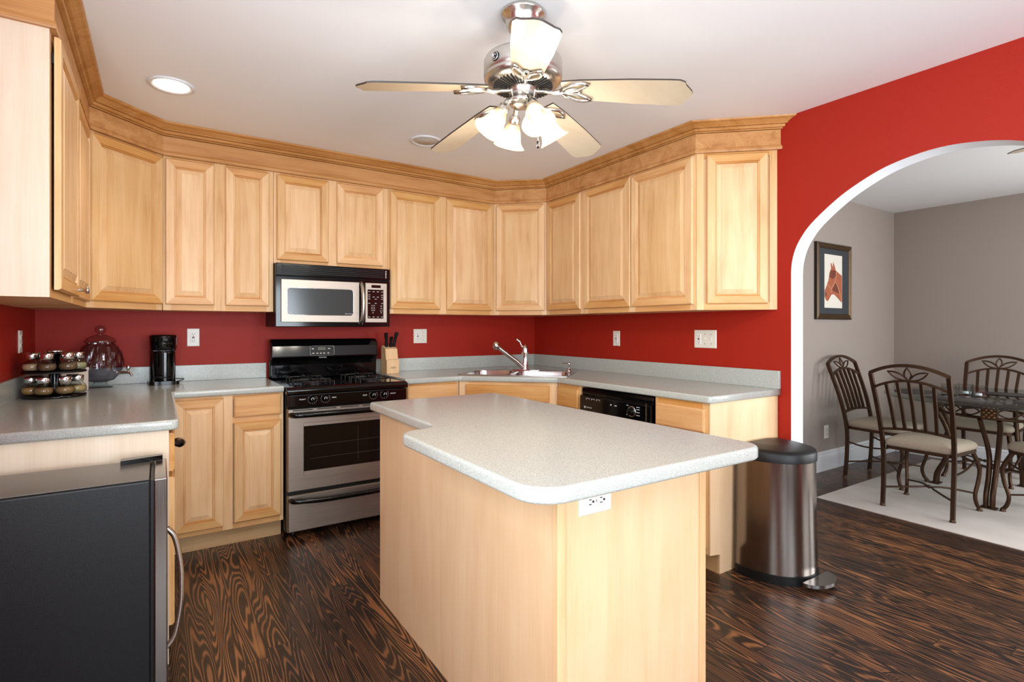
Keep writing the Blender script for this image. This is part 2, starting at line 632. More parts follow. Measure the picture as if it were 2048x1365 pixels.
def text(name, s, size, loc, mat, parent, rot=(R(90), 0, 0), align='CENTER'):
    cu = bpy.data.curves.new(name, 'FONT')
    cu.body = s
    cu.size = size
    cu.align_x = align
    cu.align_y = 'CENTER'
    cu.extrude = .0002
    t = bpy.data.objects.new(name, cu)
    COL.objects.link(t)
    dg = bpy.context.evaluated_depsgraph_get()
    me = bpy.data.meshes.new_from_object(t.evaluated_get(dg))
    bpy.data.objects.remove(t)
    bpy.data.curves.remove(cu)
    me.materials.clear()
    me.materials.append(mat)
    me.transform(Matrix.Translation(loc) @ Matrix.Rotation(rot[2], 4, 'Z') @ Matrix.Rotation(rot[0], 4, 'X'))
    o = bpy.data.objects.new(name, me)
    COL.objects.link(o)
    o.parent = parent
    return o


def arc(cx, cy, r, a0, a1, n):
    return [(cx + r * math.cos(a0 + (a1 - a0) * i / n), cy + r * math.sin(a0 + (a1 - a0) * i / n)) for i in range(n + 1)]


def bez(p0, p1, p2, p3, n=8):
    p0, p1, p2, p3 = map(Vector, (p0, p1, p2, p3))
    return [p0 * (1 - t) ** 3 + p1 * 3 * t * (1 - t) ** 2 + p2 * 3 * t * t * (1 - t) + p3 * t ** 3 for t in [i / n for i in range(n + 1)]]


def spline(pts, n=6):
    """Catmull-Rom through points"""
    P = [Vector(p) for p in pts]
    P = [P[0] * 2 - P[1]] + P + [P[-1] * 2 - P[-2]]
    out = []
    for i in range(1, len(P) - 2):
        for k in range(n):
            t = k / n
            a, b2, c, d = P[i - 1:i + 3]
            out.append(.5 * ((2 * b2) + (c - a) * t + (2 * a - 5 * b2 + 4 * c - d) * t * t + (3 * b2 - a - 3 * c + d) * t ** 3))
    out.append(P[-2])
    return out


def TR(loc, rx=0, ry=0, rz=0):
    return Matrix.Translation(loc) @ Matrix.Rotation(rz, 4, 'Z') @ Matrix.Rotation(ry, 4, 'Y') @ Matrix.Rotation(rx, 4, 'X')


# ------------------------------------------------------------------ the setting
XL, XR, YB, ZC = -.594, 2.92, 4.065, 2.4345
YF, XD, YD = -2.0, 6.3, 2.46
WT = .12
struct('floor', MB().box(XL - .1, XD + .1, YF - .1, YB + .1, -.05, 0), FLOOR)
struct('ceiling', MB().box(XL - .1, XD + .1, YF - .1, YB + .1, ZC, ZC + .05), WHITE)
# left wall with an unseen opening added beside the camera for side fill
m = MB()
m.box(XL - WT, XL, YF, -.6, 0, ZC).box(XL - WT, XL, 1.3, YB, 0, ZC).box(XL - WT, XL, -.6, 1.3, 0, .75).box(XL - WT, XL, -.6, 1.3, 2.15, ZC)
struct('wall_left', m, RED)
struct('wall_back', MB().box(XL - WT, XR, YB, YB + WT, 0, ZC), RED)
# right wall with the arched opening: red kitchen face, taupe dining face, white reveal
arch = [(1.638, 0), (1.638, 1.56), (1.633, 1.62), (1.614, 1.69), (1.582, 1.75), (1.53, 1.815), (1.432, 1.897), (1.335, 1.961), (1.2, 2.024), (1.075, 2.055), (.955, 2.066)]
arch = arch + [(1.91 - y, z) for y, z in arch[-2::-1]]
outer = [(YB, 0), (YB, ZC), (YF, ZC), (YF, 0)]
poly = outer[::-1]
# walk: front bottom -> arch (right to left) -> back bottom -> top
arch = [(p.x, p.y) for p in [Vector((1.638, 0, 0))] + spline([(y, z, 0) for y, z in arch[1:-1]], 5) + [Vector((.272, 0, 0))]]
loop = [(YF, 0)] + arch[::-1] + [(YB, 0), (YB, ZC), (YF, ZC)]
n = len(loop)
vs = [(XR, y, z) for y, z in loop] + [(XR + WT, y, z) for y, z in loop]
m = MB()
m.add(vs, [tuple(range(n))[::-1]], 0)
m.add(vs, [tuple(range(n, 2 * n))], 1)
m.add(vs, [(i, (i + 1) % n, n + (i + 1) % n, n + i) for i in range(n)], 2)
struct('wall_right', m, [RED, TAUPE, SOFFIT])
struct('wall_dining_left', MB().box(XR + WT, XD + .1, YD, YD + WT, 0, ZC), TAUPE)
m = MB()
m.box(XD, XD + WT, -.15, YD, 0, ZC).box(XD, XD + WT, YF, -1.65, 0, ZC).box(XD, XD + WT, -1.65, -.15, 0, .55).box(XD, XD + WT, -1.65, -.15, 2.15, ZC)
struct('wall_dining_back', m, TAUPE)
m = MB()
m.box(XL - WT, -.4, YF - WT, YF, 0, ZC).box(2.0, 3.6, YF - WT, YF, 0, ZC).box(.66, .94, YF - WT, YF, .2, 2.3).box(-.4, 2.0, YF - WT, YF, 0, .2).box(-.4, 2.0, YF - WT, YF, 2.3, ZC)
m.box(5.6, XD, YF - WT, YF, 0, ZC).box(3.6, 5.6, YF - WT, YF, 0, .6).box(3.6, 5.6, YF - WT, YF, 2.2, ZC)
struct('wall_front', m, TAUPE)
prof = [(0, 0), (.018, 0), (.018, .13), (.014, .145), (.016, .155), (.008, .17), (0, .17)]
m = MB()
nb = len(prof)
vs = [(XR + WT + .002, YD - .001 - a, z) for a, z in prof] + [(XD - .001, YD - .001 - a, z) for a, z in prof]
m.add(vs, [(i, nb + i, nb + (i + 1) % nb, (i + 1) % nb) for i in range(nb)] + [tuple(range(nb)), tuple(range(nb, 2 * nb))[::-1]])
struct('baseboard_dining_left', m, TRIM)
m = MB()
vs = [(XD - .001 - a, YD - .025, z) for a, z in prof] + [(XD - .001 - a, YF + .01, z) for a, z in prof]
m.add(vs, [(i, nb + i, nb + (i + 1) % nb, (i + 1) % nb) for i in range(nb)] + [tuple(range(nb)), tuple(range(nb, 2 * nb))[::-1]])
struct('baseboard_dining_back', m, TRIM)

# ------------------------------------------------------------------ cabinets
CABM = [MV, MH]
FR = [(0, -.0005), (0, -.012), (.0025, -.015), (.0045, -.019), (.044, -.019), (.046, -.0135), (.05, -.0165), (.0525, -.0165), (.0545, -.0075)]


def door(par, x0, x1, z0, z1, knob=None, lab=None):
    m = MB()
    m.loft(x0, x1, z0, z1, FR, (1, 0), 0)
    o = mesh_obj('door', m, CABM, par)
    i = .0545
    p = MB().loft(x0 + i, x1 - i, z0 + i, z1 - i, [(0, -.0074), (.002, -.0095), (.024, -.0172), (.0255, -.0172), (.027, -.019)], (0, 0), 0)
    mesh_obj('raised_panel', p, MV, o)
    if knob:
        kx, kz = knob
        k = MB().lathe([(.006, 0), (.0055, .012), (.007, .018), (.015, .026), (.0165, .03), (.014, .034), (0, .036)], 20, T=TR((kx, -.019, kz), R(90)))
        tag(mesh_obj('knob', k, NICKEL, o), 'dull nickel mushroom knob')
    return o


def drawer(par, x0, x1, z0, z1, name='drawer'):
    m = MB().loft(x0, x1, z0, z1, [(0, -.0005), (0, -.012), (.003, -.0165), (.006, -.0165), (.008, -.019)], (1, 1), 1)
    return mesh_obj(name, m, CABM, par)


def frame(par, w, z0, z1, stiles, rails, t=.019):
    """face frame: stiles = [(x0,x1)], rails=[(z0,z1)]"""
    m = MB()
    for a, b2 in stiles:
        m.box(a, b2, 0, t, z0, z1, 0)
    for a, b2 in rails:
        for (s0, s1), (e0, e1) in zip(stiles[:-1], stiles[1:]):
            m.box(s1, e0, .0004, t, a, b2, 1)
    return mesh_obj('face_frame', m, CABM, par)


def carcass(par, w, d, z0, z1, plan=None, mat=MV):
    m = MB()
    if plan:
        m.prism(plan, z0, z1)
    else:
        m.box(.0, w, .0195, d, z0, z1)
    return mesh_obj('carcass', m, mat, par)


def to_local(root, pts):
    M = Matrix.Translation(root.location) @ Matrix.Rotation(root.rotation_euler[2], 4, 'Z')
    Mi = M.inverted()
    return [tuple((Mi @ Vector((x, y, root.location[2])))[:2]) for x, y in pts]


ZB, ZT = 1.361, 2.275
G = .002
ug = 'maple wall cabinets'


def wall_cab(label, loc, rz, w, d, doors, z0=ZB, z1=ZT, dz=None, cs=None, plan=None, knobs=None):
    t = thing('wall_cabinet', label, 'cabinet', (loc[0], loc[1], z0), rz)
    H = z1 - z0
    pl = to_local(t, plan) if plan else None
    carcass(t, w - G, d, 0, H, pl)
    st = [(0, .04)]
    for a, b2 in zip(doors[:-1], doors[1:]):
        c = (a[1] + b2[0]) / 2
        st.append((c - .03, c + .03))
    st.append((w - .04 - G, w - G))
    frame(t, w, 0, H, st, [(0, .042), (H - .04, H)])
    for i, (a, b2) in enumerate(doors):
        door(t, a, b2, (dz or (1.395, 2.25))[0] - z0, (dz or (1.395, 2.25))[1] - z0, (knobs or {}).get(i))
    return t


# left run (faces +x)
XU = -.308
lw = wall_cab('maple wall cabinet at far left with pale end panel and one nickel knob', (XU, 2.365), R(90), 1.075, .28,
              [(.022, .535), (.572, 1.07)], dz=(1.388, 2.25), knobs={0: (.505, .055)})
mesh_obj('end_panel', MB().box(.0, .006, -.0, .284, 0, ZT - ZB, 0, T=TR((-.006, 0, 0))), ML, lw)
lw_door = [c for c in lw.children if c.name.startswith('door')][0]
lw_door.location.y = -.008
for hz in (.80,):
    mesh_obj('hinge', MB().box(.026, .05, -.0078, -.0005, hz, hz + .035), BLACKM, lw, .001)
# corner, left
ang = math.atan2(.30, .324)
wall_cab('angled corner wall cabinet with wide single door above the coffee corner', (XU, 3.44), ang, .4416, .1, [(.012, .43)],
         plan=[(XU, 3.46), (.0, 3.745), (.014, 3.77), (.014, 4.062), (XL + .003, 4.062), (XL + .003, 3.46)])
# back run
yu = 3.74
wall_cab('maple wall cabinet with two narrow tall doors left of microwave', (.018, yu), 0, .598, .322, [(.012, .262), (.322, .57)])
wall_cab('short two door maple wall cabinet directly above the microwave', (.616, yu), 0, .766, .322, [(.017, .343), (.399, .725)], z0=1.676, dz=(1.698, 2.25))
wall_cab('wide two door maple wall cabinet just right of microwave', (1.382, yu), 0, .897, .322, [(.011, .409), (.464, .873)])
# corner, right
a2 = math.atan2(-.296, .316)
wall_cab('diagonal single door wall cabinet in the corner above the sink', (2.279, 3.74), a2, .433, .1, [(.02, .415)],
         plan=[(2.299, 3.742), (2.597, 3.462), (2.917, 3.462), (2.917, 4.062), (2.282, 4.062), (2.282, 3.76)])
# right run (faces -x)
xu = 2.595
wall_cab('narrow single door wall cabinet next to the sink corner on right wall', (xu, 3.444), R(-90), .454, .322, [(.02, .42)])
wall_cab('two door maple wall cabinet over the dishwasher on right red wall', (xu, 2.988), R(-90), .974, .322, [(-.0 + .004, .466), (.476, .958)])
a3 = math.atan2(-.296, .325)
wall_cab('angled end wall cabinet meeting the red wall beside the arch', (xu, 2.012), a3, .4396, .1, [(.055, .385)],
         plan=[(2.61, 2.01), (2.912, 1.735), (2.916, 1.735), (2.916, 2.01)])

# crown molding along all wall cabinets
face = [(XL, 2.365), (XU, 2.365), (XU, 3.44), (.016, 3.74), (2.279, 3.74), (2.595, 3.444), (2.595, 2.012), (2.918, 1.716)]
top = [(XL, 2.285), (-.231, 2.285), (-.231, 3.377), (.03, 3.624), (2.245, 3.65), (2.527, 3.41), (2.52, 1.985), (2.918, 1.605)]
cm = thing('crown_molding', 'stepped maple crown molding running along the tops of all wall cabinets', 'molding', (0, 0, ZT))


def crown(profile):
    m = MB()
    k = len(profile)
    vs = []
    for (fx_, fy_), (tx_, ty_) in zip(face, top):
        for s_, z_ in profile:
            vs.append((fx_ + (tx_ - fx_) * s_, fy_ + (ty_ - fy_) * s_, z_ - ZT))
    fs = []
    for i in range(len(face) - 1):
        for j in range(k - 1):
            fs.append((i * k + j, (i + 1) * k + j, (i + 1) * k + j + 1, i * k + j + 1))
    m.add(vs, fs)
    m.add(vs, [tuple(range(k))[::-1], tuple(range((len(face) - 1) * k, len(face) * k))])
    return m


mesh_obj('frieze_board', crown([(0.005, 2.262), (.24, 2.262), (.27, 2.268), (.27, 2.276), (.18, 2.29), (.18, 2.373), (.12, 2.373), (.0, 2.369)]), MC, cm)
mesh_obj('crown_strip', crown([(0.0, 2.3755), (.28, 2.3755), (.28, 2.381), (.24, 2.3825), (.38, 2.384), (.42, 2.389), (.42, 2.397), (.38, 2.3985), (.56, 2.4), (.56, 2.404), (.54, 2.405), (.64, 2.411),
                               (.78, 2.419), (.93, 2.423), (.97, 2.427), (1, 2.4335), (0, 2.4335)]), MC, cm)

# base cabinets
ZCAB = .875


def base_cab(label, loc, rz, w, d, stiles, rails, plan=None, toe=.075, toeplan=None):
    t = thing('base_cabinet', label, 'cabinet', (loc[0], loc[1], 0), rz)
    if plan:
        carcass(t, w, d, .11, .72, to_local(t, plan))
    else:
        carcass(t, w - G, d, .11, ZCAB)
    frame(t, w, .11, ZCAB, stiles, rails)
    mesh_obj('toe_board', MB().box(0.004, w - G, toe, toe + .018, 0, .109), MT, t)
    return t


XB = .03
lb = base_cab('maple base cabinet under left counter with black cup pull drawer', (XB, 2.395), R(90), 1.02, .6,
              [(0, .04), (.47, .51), (.94, 1.02)], [(.11, .145), (.7, .735), (.85, ZCAB)])
drw = drawer(lb, .03, .96, .712, .858)
cp = MB().tube([(.43, -.019, .742), (.437, -.045, .738), (.475, -.052, .735), (.513, -.045, .738), (.52, -.019, .742)], [.006, .016, .02, .016, .006], 12)
tag(mesh_obj('handle', cp, BLACK, drw), 'black cup pull')
door(lb, .03, .482, .125, .69)
door(lb, .498, .96, .125, .69)
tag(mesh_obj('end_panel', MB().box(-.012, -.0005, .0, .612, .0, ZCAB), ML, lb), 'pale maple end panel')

bl = base_cab('maple base cabinet left of the stove with one drawer and two doors', (.05, 3.44), 0, .572, .6,
              [(-.0, .026), (.25, .3), (.55, .57)], [(.11, .14), (.71, .75), (.845, ZCAB)])
door(bl, .014, .254, .137, .861)
drawer(bl, .306, .556, .746, .866)
door(bl, .306, .556, .145, .714)

sr = base_cab('narrow maple base cabinet between stove and sink corner', (1.39, 3.44), 0, .41, .6, [(0, .03), (.385, .408)], [(.11, .14), (.71, .75), (.845, ZCAB)])
drawer(sr, .012, .39, .748, .862)
door(sr, .012, .39, .145, .714)

ws = math.hypot(.515, .495)
ak = math.atan2(-.495, .515)
sk = base_cab('diagonal maple sink base cabinet with false drawer front under the sink', (1.803, 3.44), ak, ws - .004, .3,
              [(0, .07), (ws - .075, ws - .006)], [(.11, .14), (.71, .75), (.845, ZCAB)], plan=[(1.83, 3.46), (2.32, 2.985), (2.60, 3.26), (2.11, 3.74)])
carc = sk.children[0]
drawer(sk, .052, ws - .062, .738, .852, 'false_drawer_front')
door(sk, .052, ws / 2 - .004, .145, .7)
door(sk, ws / 2 + .004, ws - .062, .145, .7)

sd = base_cab('slim maple base cabinet between sink corner and dishwasher', (2.315, 2.943), R(-90), .243, .6, [(0, .016), (.222, .241)], [(.11, .14), (.71, .75), (.845, ZCAB)])
drawer(sd, .012, .226, .725, .855)
door(sd, .012, .226, .145, .7)

eb = base_cab('maple base cabinet with a drawer at right counter end beside trash can', (2.315, 2.068), R(-90), .348, .6, [(0, .02), (.312, .346)], [(.11, .14), (.71, .745), (.845, ZCAB)])
drawer(eb, .012, .332, .725, .846)
door(eb, .012, .332, .145, .7)
m = MB()
pp = [(.0, .11), (.0, ZCAB), (.6, ZCAB), (.6, 0), (.078, 0), (.078, .1)]
npp = len(pp)
vs = [(.3485, a, z) for a, z in pp] + [(.356, a, z) for a, z in pp]
m.add(vs, [tuple(range(npp)), tuple(range(npp, 2 * npp))[::-1]] + [(i, npp + i, npp + (i + 1) % npp, (i + 1) % npp) for i in range(npp)])
mesh_obj('end_panel', m, MP, eb)

# ------------------------------------------------------------------ counters
ct = thing('countertop', 'grey speckled L shaped countertop left of stove with spice rack on it', 'countertop', (0, 0, 0))
slab('slab', [fillet([(-.592, 4.063), (.62, 4.063), (.62, 3.41), (.062, 3.41), (.062, 2.365), (-.592, 2.365)], [0, 0, .004, .012, .03, 0])], .8765, .914, .009, COUNTER, ct)
mesh_obj('backsplash', MB().box(-.592, .62, 4.045, 4.064, .914, 1.016).box(-.5925, -.574, 2.37, 4.0445, .914, 1.016), COUNTER, ct, .002)

ct2 = thing('countertop', 'grey speckled countertop with corner sink along back and right walls', 'countertop', (0, 0, 0))
SKC, SKA = Vector((2.29, 3.39)), R(-46.5)


def sk_world(x, y):
    c, s_ = math.cos(SKA), math.sin(SKA)
    return (SKC.x + x * c - y * s_, SKC.y + x * s_ + y * c)


hole = [sk_world(x, y) for x, y in fillet([(-.395, -.25), (.395, -.25), (.395, .25), (-.395, .25)], .05)]
slab('slab', [fillet([(1.381, 4.063), (1.381, 3.41), (1.80, 3.41), (2.294, 2.925), (2.294, 1.696), (2.917, 1.696), (2.917, 4.063)], [0, .006, .03, .03, .02, 0, 0]), hole], .8765, .914, .009, COUNTER, ct2)
mesh_obj('backsplash', MB().box(1.381, 2.898, 4.045, 4.064, .914, 1.016).box(2.899, 2.9185, 1.696, 4.064, .914, 1.016), COUNTER, ct2, .002)

# island
IX0, IX1, IY0, IY1 = .858, 1.452, 1.09, 2.43
isl = thing('kitchen_island', 'maple kitchen island with grey speckled top in the middle of the floor', 'kitchen island', (0, 0, 0))
tag(mesh_obj('carcass', MB().box(IX0 + .006, IX1 - .02, IY0 + .012, IY1, 0, .875), MP, isl), None)
mesh_obj('side_panel', MB().box(IX0, IX0 + .006, IY0 + .025, 2.184, .0, .875).box(IX0 + .0015, IX0 + .006, 2.1855, IY1, .0, .875), MP, isl)
tag(mesh_obj('end_panel', MB().box(IX0 + .027, IX1 - .03, IY0 + .004, IY0 + .012, 0, .875), MP, isl), None)
mesh_obj('corner_post', MB().box(IX0 - .002, IX0 + .026, IY0, IY0 + .024, 0, .875), MV, isl, .002)
mesh_obj('corner_post', MB().box(IX1 - .029, IX1, IY0, IY0 + .024, 0, .875), MV, isl, .002)
fm = MB().box(IX1 - .02, IX1 - .0005, IY0 + .025, IY1, .1, .875)
mesh_obj('face_frame', fm, MV, isl)
slab('countertop', [fillet([(.655, .904), (1.49, .904), (1.49, 2.445), (.812, 2.445), (.805, 1.70), (.655, 1.70)], [.09, .07, .06, .02, .07, .075], 10)], .876, .914, .010, COUNTER, isl)


# ------------------------------------------------------------------ electrical plates
def plate(label, loc, rz, kinds, horizontal=False, mat=PLATE, w1=.07):
    n_ = len(kinds)
    w = w1 + (n_ - 1) * .046
    h = .115
    t = thing('outlet_plate' if any(k in 'gd' for k in kinds) else 'switch_plate', label, 'outlet' if any(k in 'gd' for k in kinds) else 'switch', loc, rz)
    T = TR((0, 0, 0), 0, R(-90) if horizontal else 0, 0)
    mesh_obj('cover_plate', MB().loft(-w / 2, w / 2, -h / 2, h / 2, [(0, -.0005), (0, -.003), (.003, -.006)], (0, 0), 0, T=T), mat, t)
    for i, k in enumerate(kinds):
        cx = (i - (n_ - 1) / 2) * .046
        if k == 'g':
            d = mesh_obj('receptacle', MB().loft(cx - .0165, cx + .0165, -.033, .033, [(0, -.006), (0, -.0075), (.001, -.0085)], (0, 0), 0, T=T), PLATEW, t)
            s = MB()
            for zz in (-.02, .02):
                s.box(cx - .0075, cx - .0055, -.0095, -.0084, zz - .002, zz + .006, T=T)
                s.box(cx + .0055, cx + .0075, -.0095, -.0084, zz - .002, zz + .006, T=T)
                s.box(cx - .002, cx + .002, -.0095, -.0084, zz - .009, zz - .005, T=T)
            mesh_obj('slots', s, DARK, d)
            mesh_obj('reset_button', MB().box(cx - .007, cx + .007, -.0095, -.0084, .001, .006, T=T), REDB, d)
            mesh_obj('test_button', MB().box(cx - .007, cx + .007, -.0095, -.0084, -.006, -.001, T=T), DARK, d)
        elif k == 'd':
            for zz in (-.0195, .0195):
                d = mesh_obj('receptacle', MB().lathe([(.0168, .006), (.0168, .0082), (.0155, .009), (0, .009)], 24, T=T @ TR((cx, 0, zz), R(90))), mat, t)
                s = MB()
                s.box(cx - .0075, cx - .0053, -.0102, -.0088, zz, zz + .008, T=T)
                s.box(cx + .0053, cx + .0075, -.0102, -.0088, zz, zz + .008, T=T)
                s.lathe([(.0032, .0088), (.0032, .0102), (0, .0102)], 12, T=T @ TR((cx, 0, zz - .0065), R(90)))
                mesh_obj('slots', s, DARK, d)
            mesh_obj('screw', MB().lathe([(.003, .006), (.0028, .0075), (0, .0078)], 12, T=T @ TR((cx, 0, 0), R(90))), NICKEL, t)
        else:
            d = mesh_obj('toggle', MB().box(cx - .005, cx + .005, -.0068, -.005, -.012, .012, T=T).box(cx - .004, cx + .004, -.017, -.005, .0, .006, T=T), mat, t, .001)
            mesh_obj('screw', MB().lathe([(.003, .005), (.0028, .0068), (0, .007)], 12, T=T @ TR((cx, 0, .03), R(90))).lathe([(.003, .005), (.0028, .0068), (0, .007)], 12, T=T @ TR((cx, 0, -.03), R(90))), DARK, t)
    return t


plate('single ivory outlet plate on the red wall beside the coffee maker', (.185, YB, 1.195), 0, 'g', mat=PLATEW)
plate('double ivory plate with outlet and switch beside the knife block', (1.773, YB, 1.19), 0, 'gt')
plate('single ivory outlet plate on right red wall, between sink corner and triple plate', (XR, 2.993, 1.177), R(-90), 'g')
plate('triple ivory plate with outlet and two switches nearest the arch', (XR, 2.195, 1.186), R(-90), 'gtt', w1=.074)
plate('ivory outlet plate on dark left wall above the spice rack', (XL, 3.66, 1.187), R(90), 'd')
plate('small white wall outlet low on the dining room wall', (4.947, YD, .335), 0, 'd', mat=PLATEW)
plate('sideways white duplex outlet under the island countertop edge', (.985, IY0 + .004, .792), 0, 'd', True, PLATEW)

# ------------------------------------------------------------------ stove
st = thing('gas_range', 'stainless and black gas range standing between the base cabinets', 'stove', (.629, 3.375, 0))
SW = .746
mesh_obj('body', MB().box(.0, SW, .045, .66, .03, .895), BLACKM, st, .004)
mesh_obj('foot', MB().lathe([(.018, 0), (.018, .02), (.012, .031)], 16, T=TR((.05, .1, 0))), BLACKM, st)
mesh_obj('foot', MB().lathe([(.018, 0), (.018, .02), (.012, .031)], 16, T=TR((SW - .05, .1, 0))), BLACKM, st)
m = MB()
cp = [(-.02, .862), (-.02, .888), (-.008, .898), (.02, .903), (.6, .903), (.6, .885), (.03, .862)]
k = len(cp)
vs = [(-.004, y, z) for y, z in cp] + [(SW + .004, y, z) for y, z in cp]
m.add(vs, [tuple(range(k)), tuple(range(k, 2 * k))[::-1]] + [(i, k + i, k + (i + 1) % k, (i + 1) % k) for i in range(k)])
mesh_obj('cooktop', m, BLACK, st, .006, 3)
# control panel
m = MB().box(.004, SW - .004, -.012, .044, .783, .86)
cpn = mesh_obj('control_panel', m, BLACK, st, .006, 3)
for i, kx in enumerate((.142, .218, .517, .59)):
    kb = mesh_obj('knob', MB().lathe([(.022, 0), (.022, .006), (.017, .012), (.016, .022), (.013, .025), (0, .025)], 24, T=TR((kx, -.012, .828), R(90))).box(kx - .004, kx + .004, -.046, -.036, .814, .842), BLACK, st, .001)
    tk = MB()
    for a in range(11):
        an = R(-210 + a * 24)
        tk.lathe([(.0016, 0), (.0016, .0008), (0, .0008)], 6, T=TR((kx + .027 * math.cos(an), -.0121, .828 + .027 * math.sin(an)), R(90)))
    tk.box(kx - .0012, kx + .0012, -.0465, -.0455, .828, .84)
    tk.tube([(kx + .012 * math.cos(a_), -.0365, .828 + .012 * math.sin(a_)) for a_ in [R(100 + 8 * q) for q in range(12)]], .0016, 6)
    mesh_obj('dial_marks', tk, LETTER, kb)
for tx, s_ in ((.085, 'FRONT'), (.27, 'REAR'), (.462, 'REAR'), (.648, 'FRONT')):
    text('panel_lettering', s_, .0115, (tx, -.0125, .83), LETTER, cpn)
# oven door
dr = mesh_obj('oven_door', MB().loft(.004, SW - .004, .285, .776, [(0, .044), (0, .0), (.004, -.006), (.088, -.006), (.09, -.003)], (0, 0), 0), STEEL, st)
win = mesh_obj('oven_window', MB().loft(.092, SW - .092, .398, .668, [(0, -.0029), (.002, -.0062), (.006, -.005)], (0, 0), 0), BLACKG, dr)
rk = MB()
for zz in (.47, .55):
    rk.tube([(.13, -.0054, zz), (SW - .13, -.0054, zz + .004)], .0007, 6)
rk.tube([(.42, -.0054, .43), (.42, -.0054, .64)], .0007, 6)
mesh_obj('rack_lines', rk, plain('dim_oven_rack', (84, 74, 66), .5), win)
vn = MB()
for q in range(5):
    vn.box(.03 + q * .14, .145 + q * .14, -.0068, -.0055, .763, .769)
mesh_obj('vent_slots', vn, DARK, dr)


def bar_handle(z, rr_, sag):
    pts = [(.02, -.004, z), (.03, -.03, z), (.06, -.045, z), (.2, -.055, z - sag * .3), (SW / 2, -.06, z - sag * .3), (SW - .2, -.055, z - sag * .3), (SW - .06, -.045, z), (SW - .03, -.03, z), (SW - .02, -.004, z)]
    return MB().tube(spline(pts, 5), rr_, 12, flat=1.0, up=(0, 0, 1))


mesh_obj('handle', bar_handle(.742, .0165, 0), BLACK, dr)
dw = mesh_obj('drawer', MB().loft(.004, SW - .004, .045, .262, [(0, .044), (0, 0), (.005, -.006)], (0, 0), 0), STEEL, st)
mesh_obj('handle', bar_handle(.235, .0155, .03), BLACK, dw)
# back guard
m = MB()
gp = [(.59, .903), (.585, 1.0), (.575, 1.035), (.545, 1.05), (.56, 1.13), (.575, 1.165), (.60, 1.178), (.655, 1.178), (.655, .9)]
k = len(gp)
vs = [(.0, y, z) for y, z in gp] + [(SW, y, z) for y, z in gp]
m.add(vs, [tuple(range(k)), tuple(range(k, 2 * k))[::-1]] + [(i, k + i, k + (i + 1) % k, (i + 1) % k) for i in range(k)])
bg = mesh_obj('back_guard', m, BLACK, st, .012, 3)
GT = TR((.0, .5535, 1.094), R(-10.6))
m = MB()
m.prism(fillet([(.255, -.034), (.42, -.034), (.42, .036), (.255, .036)], .014), -.003, .006, T=GT @ TR((0, 0, 0), R(90)))
dp = mesh_obj('display_panel', m, BLACKM, bg, .001)
rim = fillet([(.255, -.034), (.42, -.034), (.42, .036), (.255, .036)], .014)
mesh_obj('rim', MB().tube([GT @ Vector((x, -.0055, z)) for x, z in rim], .0012, 6, True), NICKEL, dp)
mesh_obj('clock_screen', MB().box(.308, .36, -.0075, -.006, .006, .026, T=GT), LCDM, dp)
tt = text('clock_digits', '12:31', .02, (0, 0, 0), DARK, dp)
tt.data.transform(GT @ TR((.334, -.0082, .016)))
bt = MB()
for bx in (.275, .302, .326, .348, .378):
    bt.box(bx - .006, bx + .006, -.007, -.006, -.02, -.014, T=GT)
for bx in (.273, .385):
    bt.box(bx - .007, bx + .007, -.007, -.006, .012, .018, T=GT)
mesh_obj('buttons', bt, LETTER, dp)
tt = text('brand_lettering', 'KENMORE', .011, (0, 0, 0), LETTER, bg)
tt.data.transform(GT @ TR((.338, -.0055, -.047)))
# burners and grates
for gx, gy in ((.19, .16), (.19, .4), (.556, .16), (.556, .4)):
    bu = mesh_obj('burner', MB().lathe([(.05, .9035), (.05, .908), (.032, .91), (.032, .918), (.026, .922), (0, .922)], 24, T=TR((gx, gy, 0))), IRON, st)
    g = MB()
    h_ = .932
    r_ = .1
    g.tube([(gx - r_, gy - r_, h_ - .008), (gx + r_, gy - r_, h_ - .008), (gx + r_, gy + r_, h_ - .008), (gx - r_, gy + r_, h_ - .008)], .0045, 6, True)
    for q in range(4):
        an = q * PI / 2
        c_, s_ = math.cos(an), math.sin(an)
        g.tube([(gx + c_ * r_, gy + s_ * r_, .904), (gx + c_ * r_, gy + s_ * r_, h_), (gx + c_ * .034, gy + s_ * .034, h_)], .0048, 6)
    for sx_, sy_ in ((-1, -1), (1, -1), (1, 1), (-1, 1)):
        g.tube([(gx + sx_ * r_, gy + sy_ * r_, .904), (gx + sx_ * r_, gy + sy_ * r_, h_ - .006)], .0048, 6)
    mesh_obj('grate', g, IRON, st)

# ------------------------------------------------------------------ microwave
mw = thing('microwave', 'stainless and black microwave mounted over the range', 'microwave', (.618, 3.68, 1.265))
MWW = .757
mesh_obj('housing', MB().box(0, MWW, .02, .378, .0, .4085), BLACKM, mw, .004)
v_ = MB().box(.0, MWW, .0, .0205, .328, .4085)
vg = mesh_obj('vent_grille', v_, BLACK, mw, .004)
sl = MB()
for q in range(5):
    z_ = .345 + q * .0115
    sl.box(.035, .71, -.004, .002, z_, z_ + .0055)
mesh_obj('louvres', sl, BLACKM, vg, .001)
sm = MB()
for q in range(5):
    sm.box(.722, .73, -.0012, -.0002, .345 + q * .011, .351 + q * .011)
mesh_obj('indicator_marks', sm, LETTER, vg)
mesh_obj('front_surround', MB().box(.0, MWW, .004, .0195, .0, .326), BLACK, mw, .003)
md_ = mesh_obj('door', MB().loft(.032, .535, .03, .306, [(0, .0035), (0, -.004), (.002, -.006)], (0, 0), 0), STEEL, mw)
wpoly = fillet([(.068, .076), (.494, .076), (.494, .252), (.068, .252)], .022)
mwin = mesh_obj('window', MB().prism(wpoly, .0061, .0078, T=TR((0, 0, 0), R(90))), plain('smoked_window_glass', (62, 66, 66), .12, 0), md_)
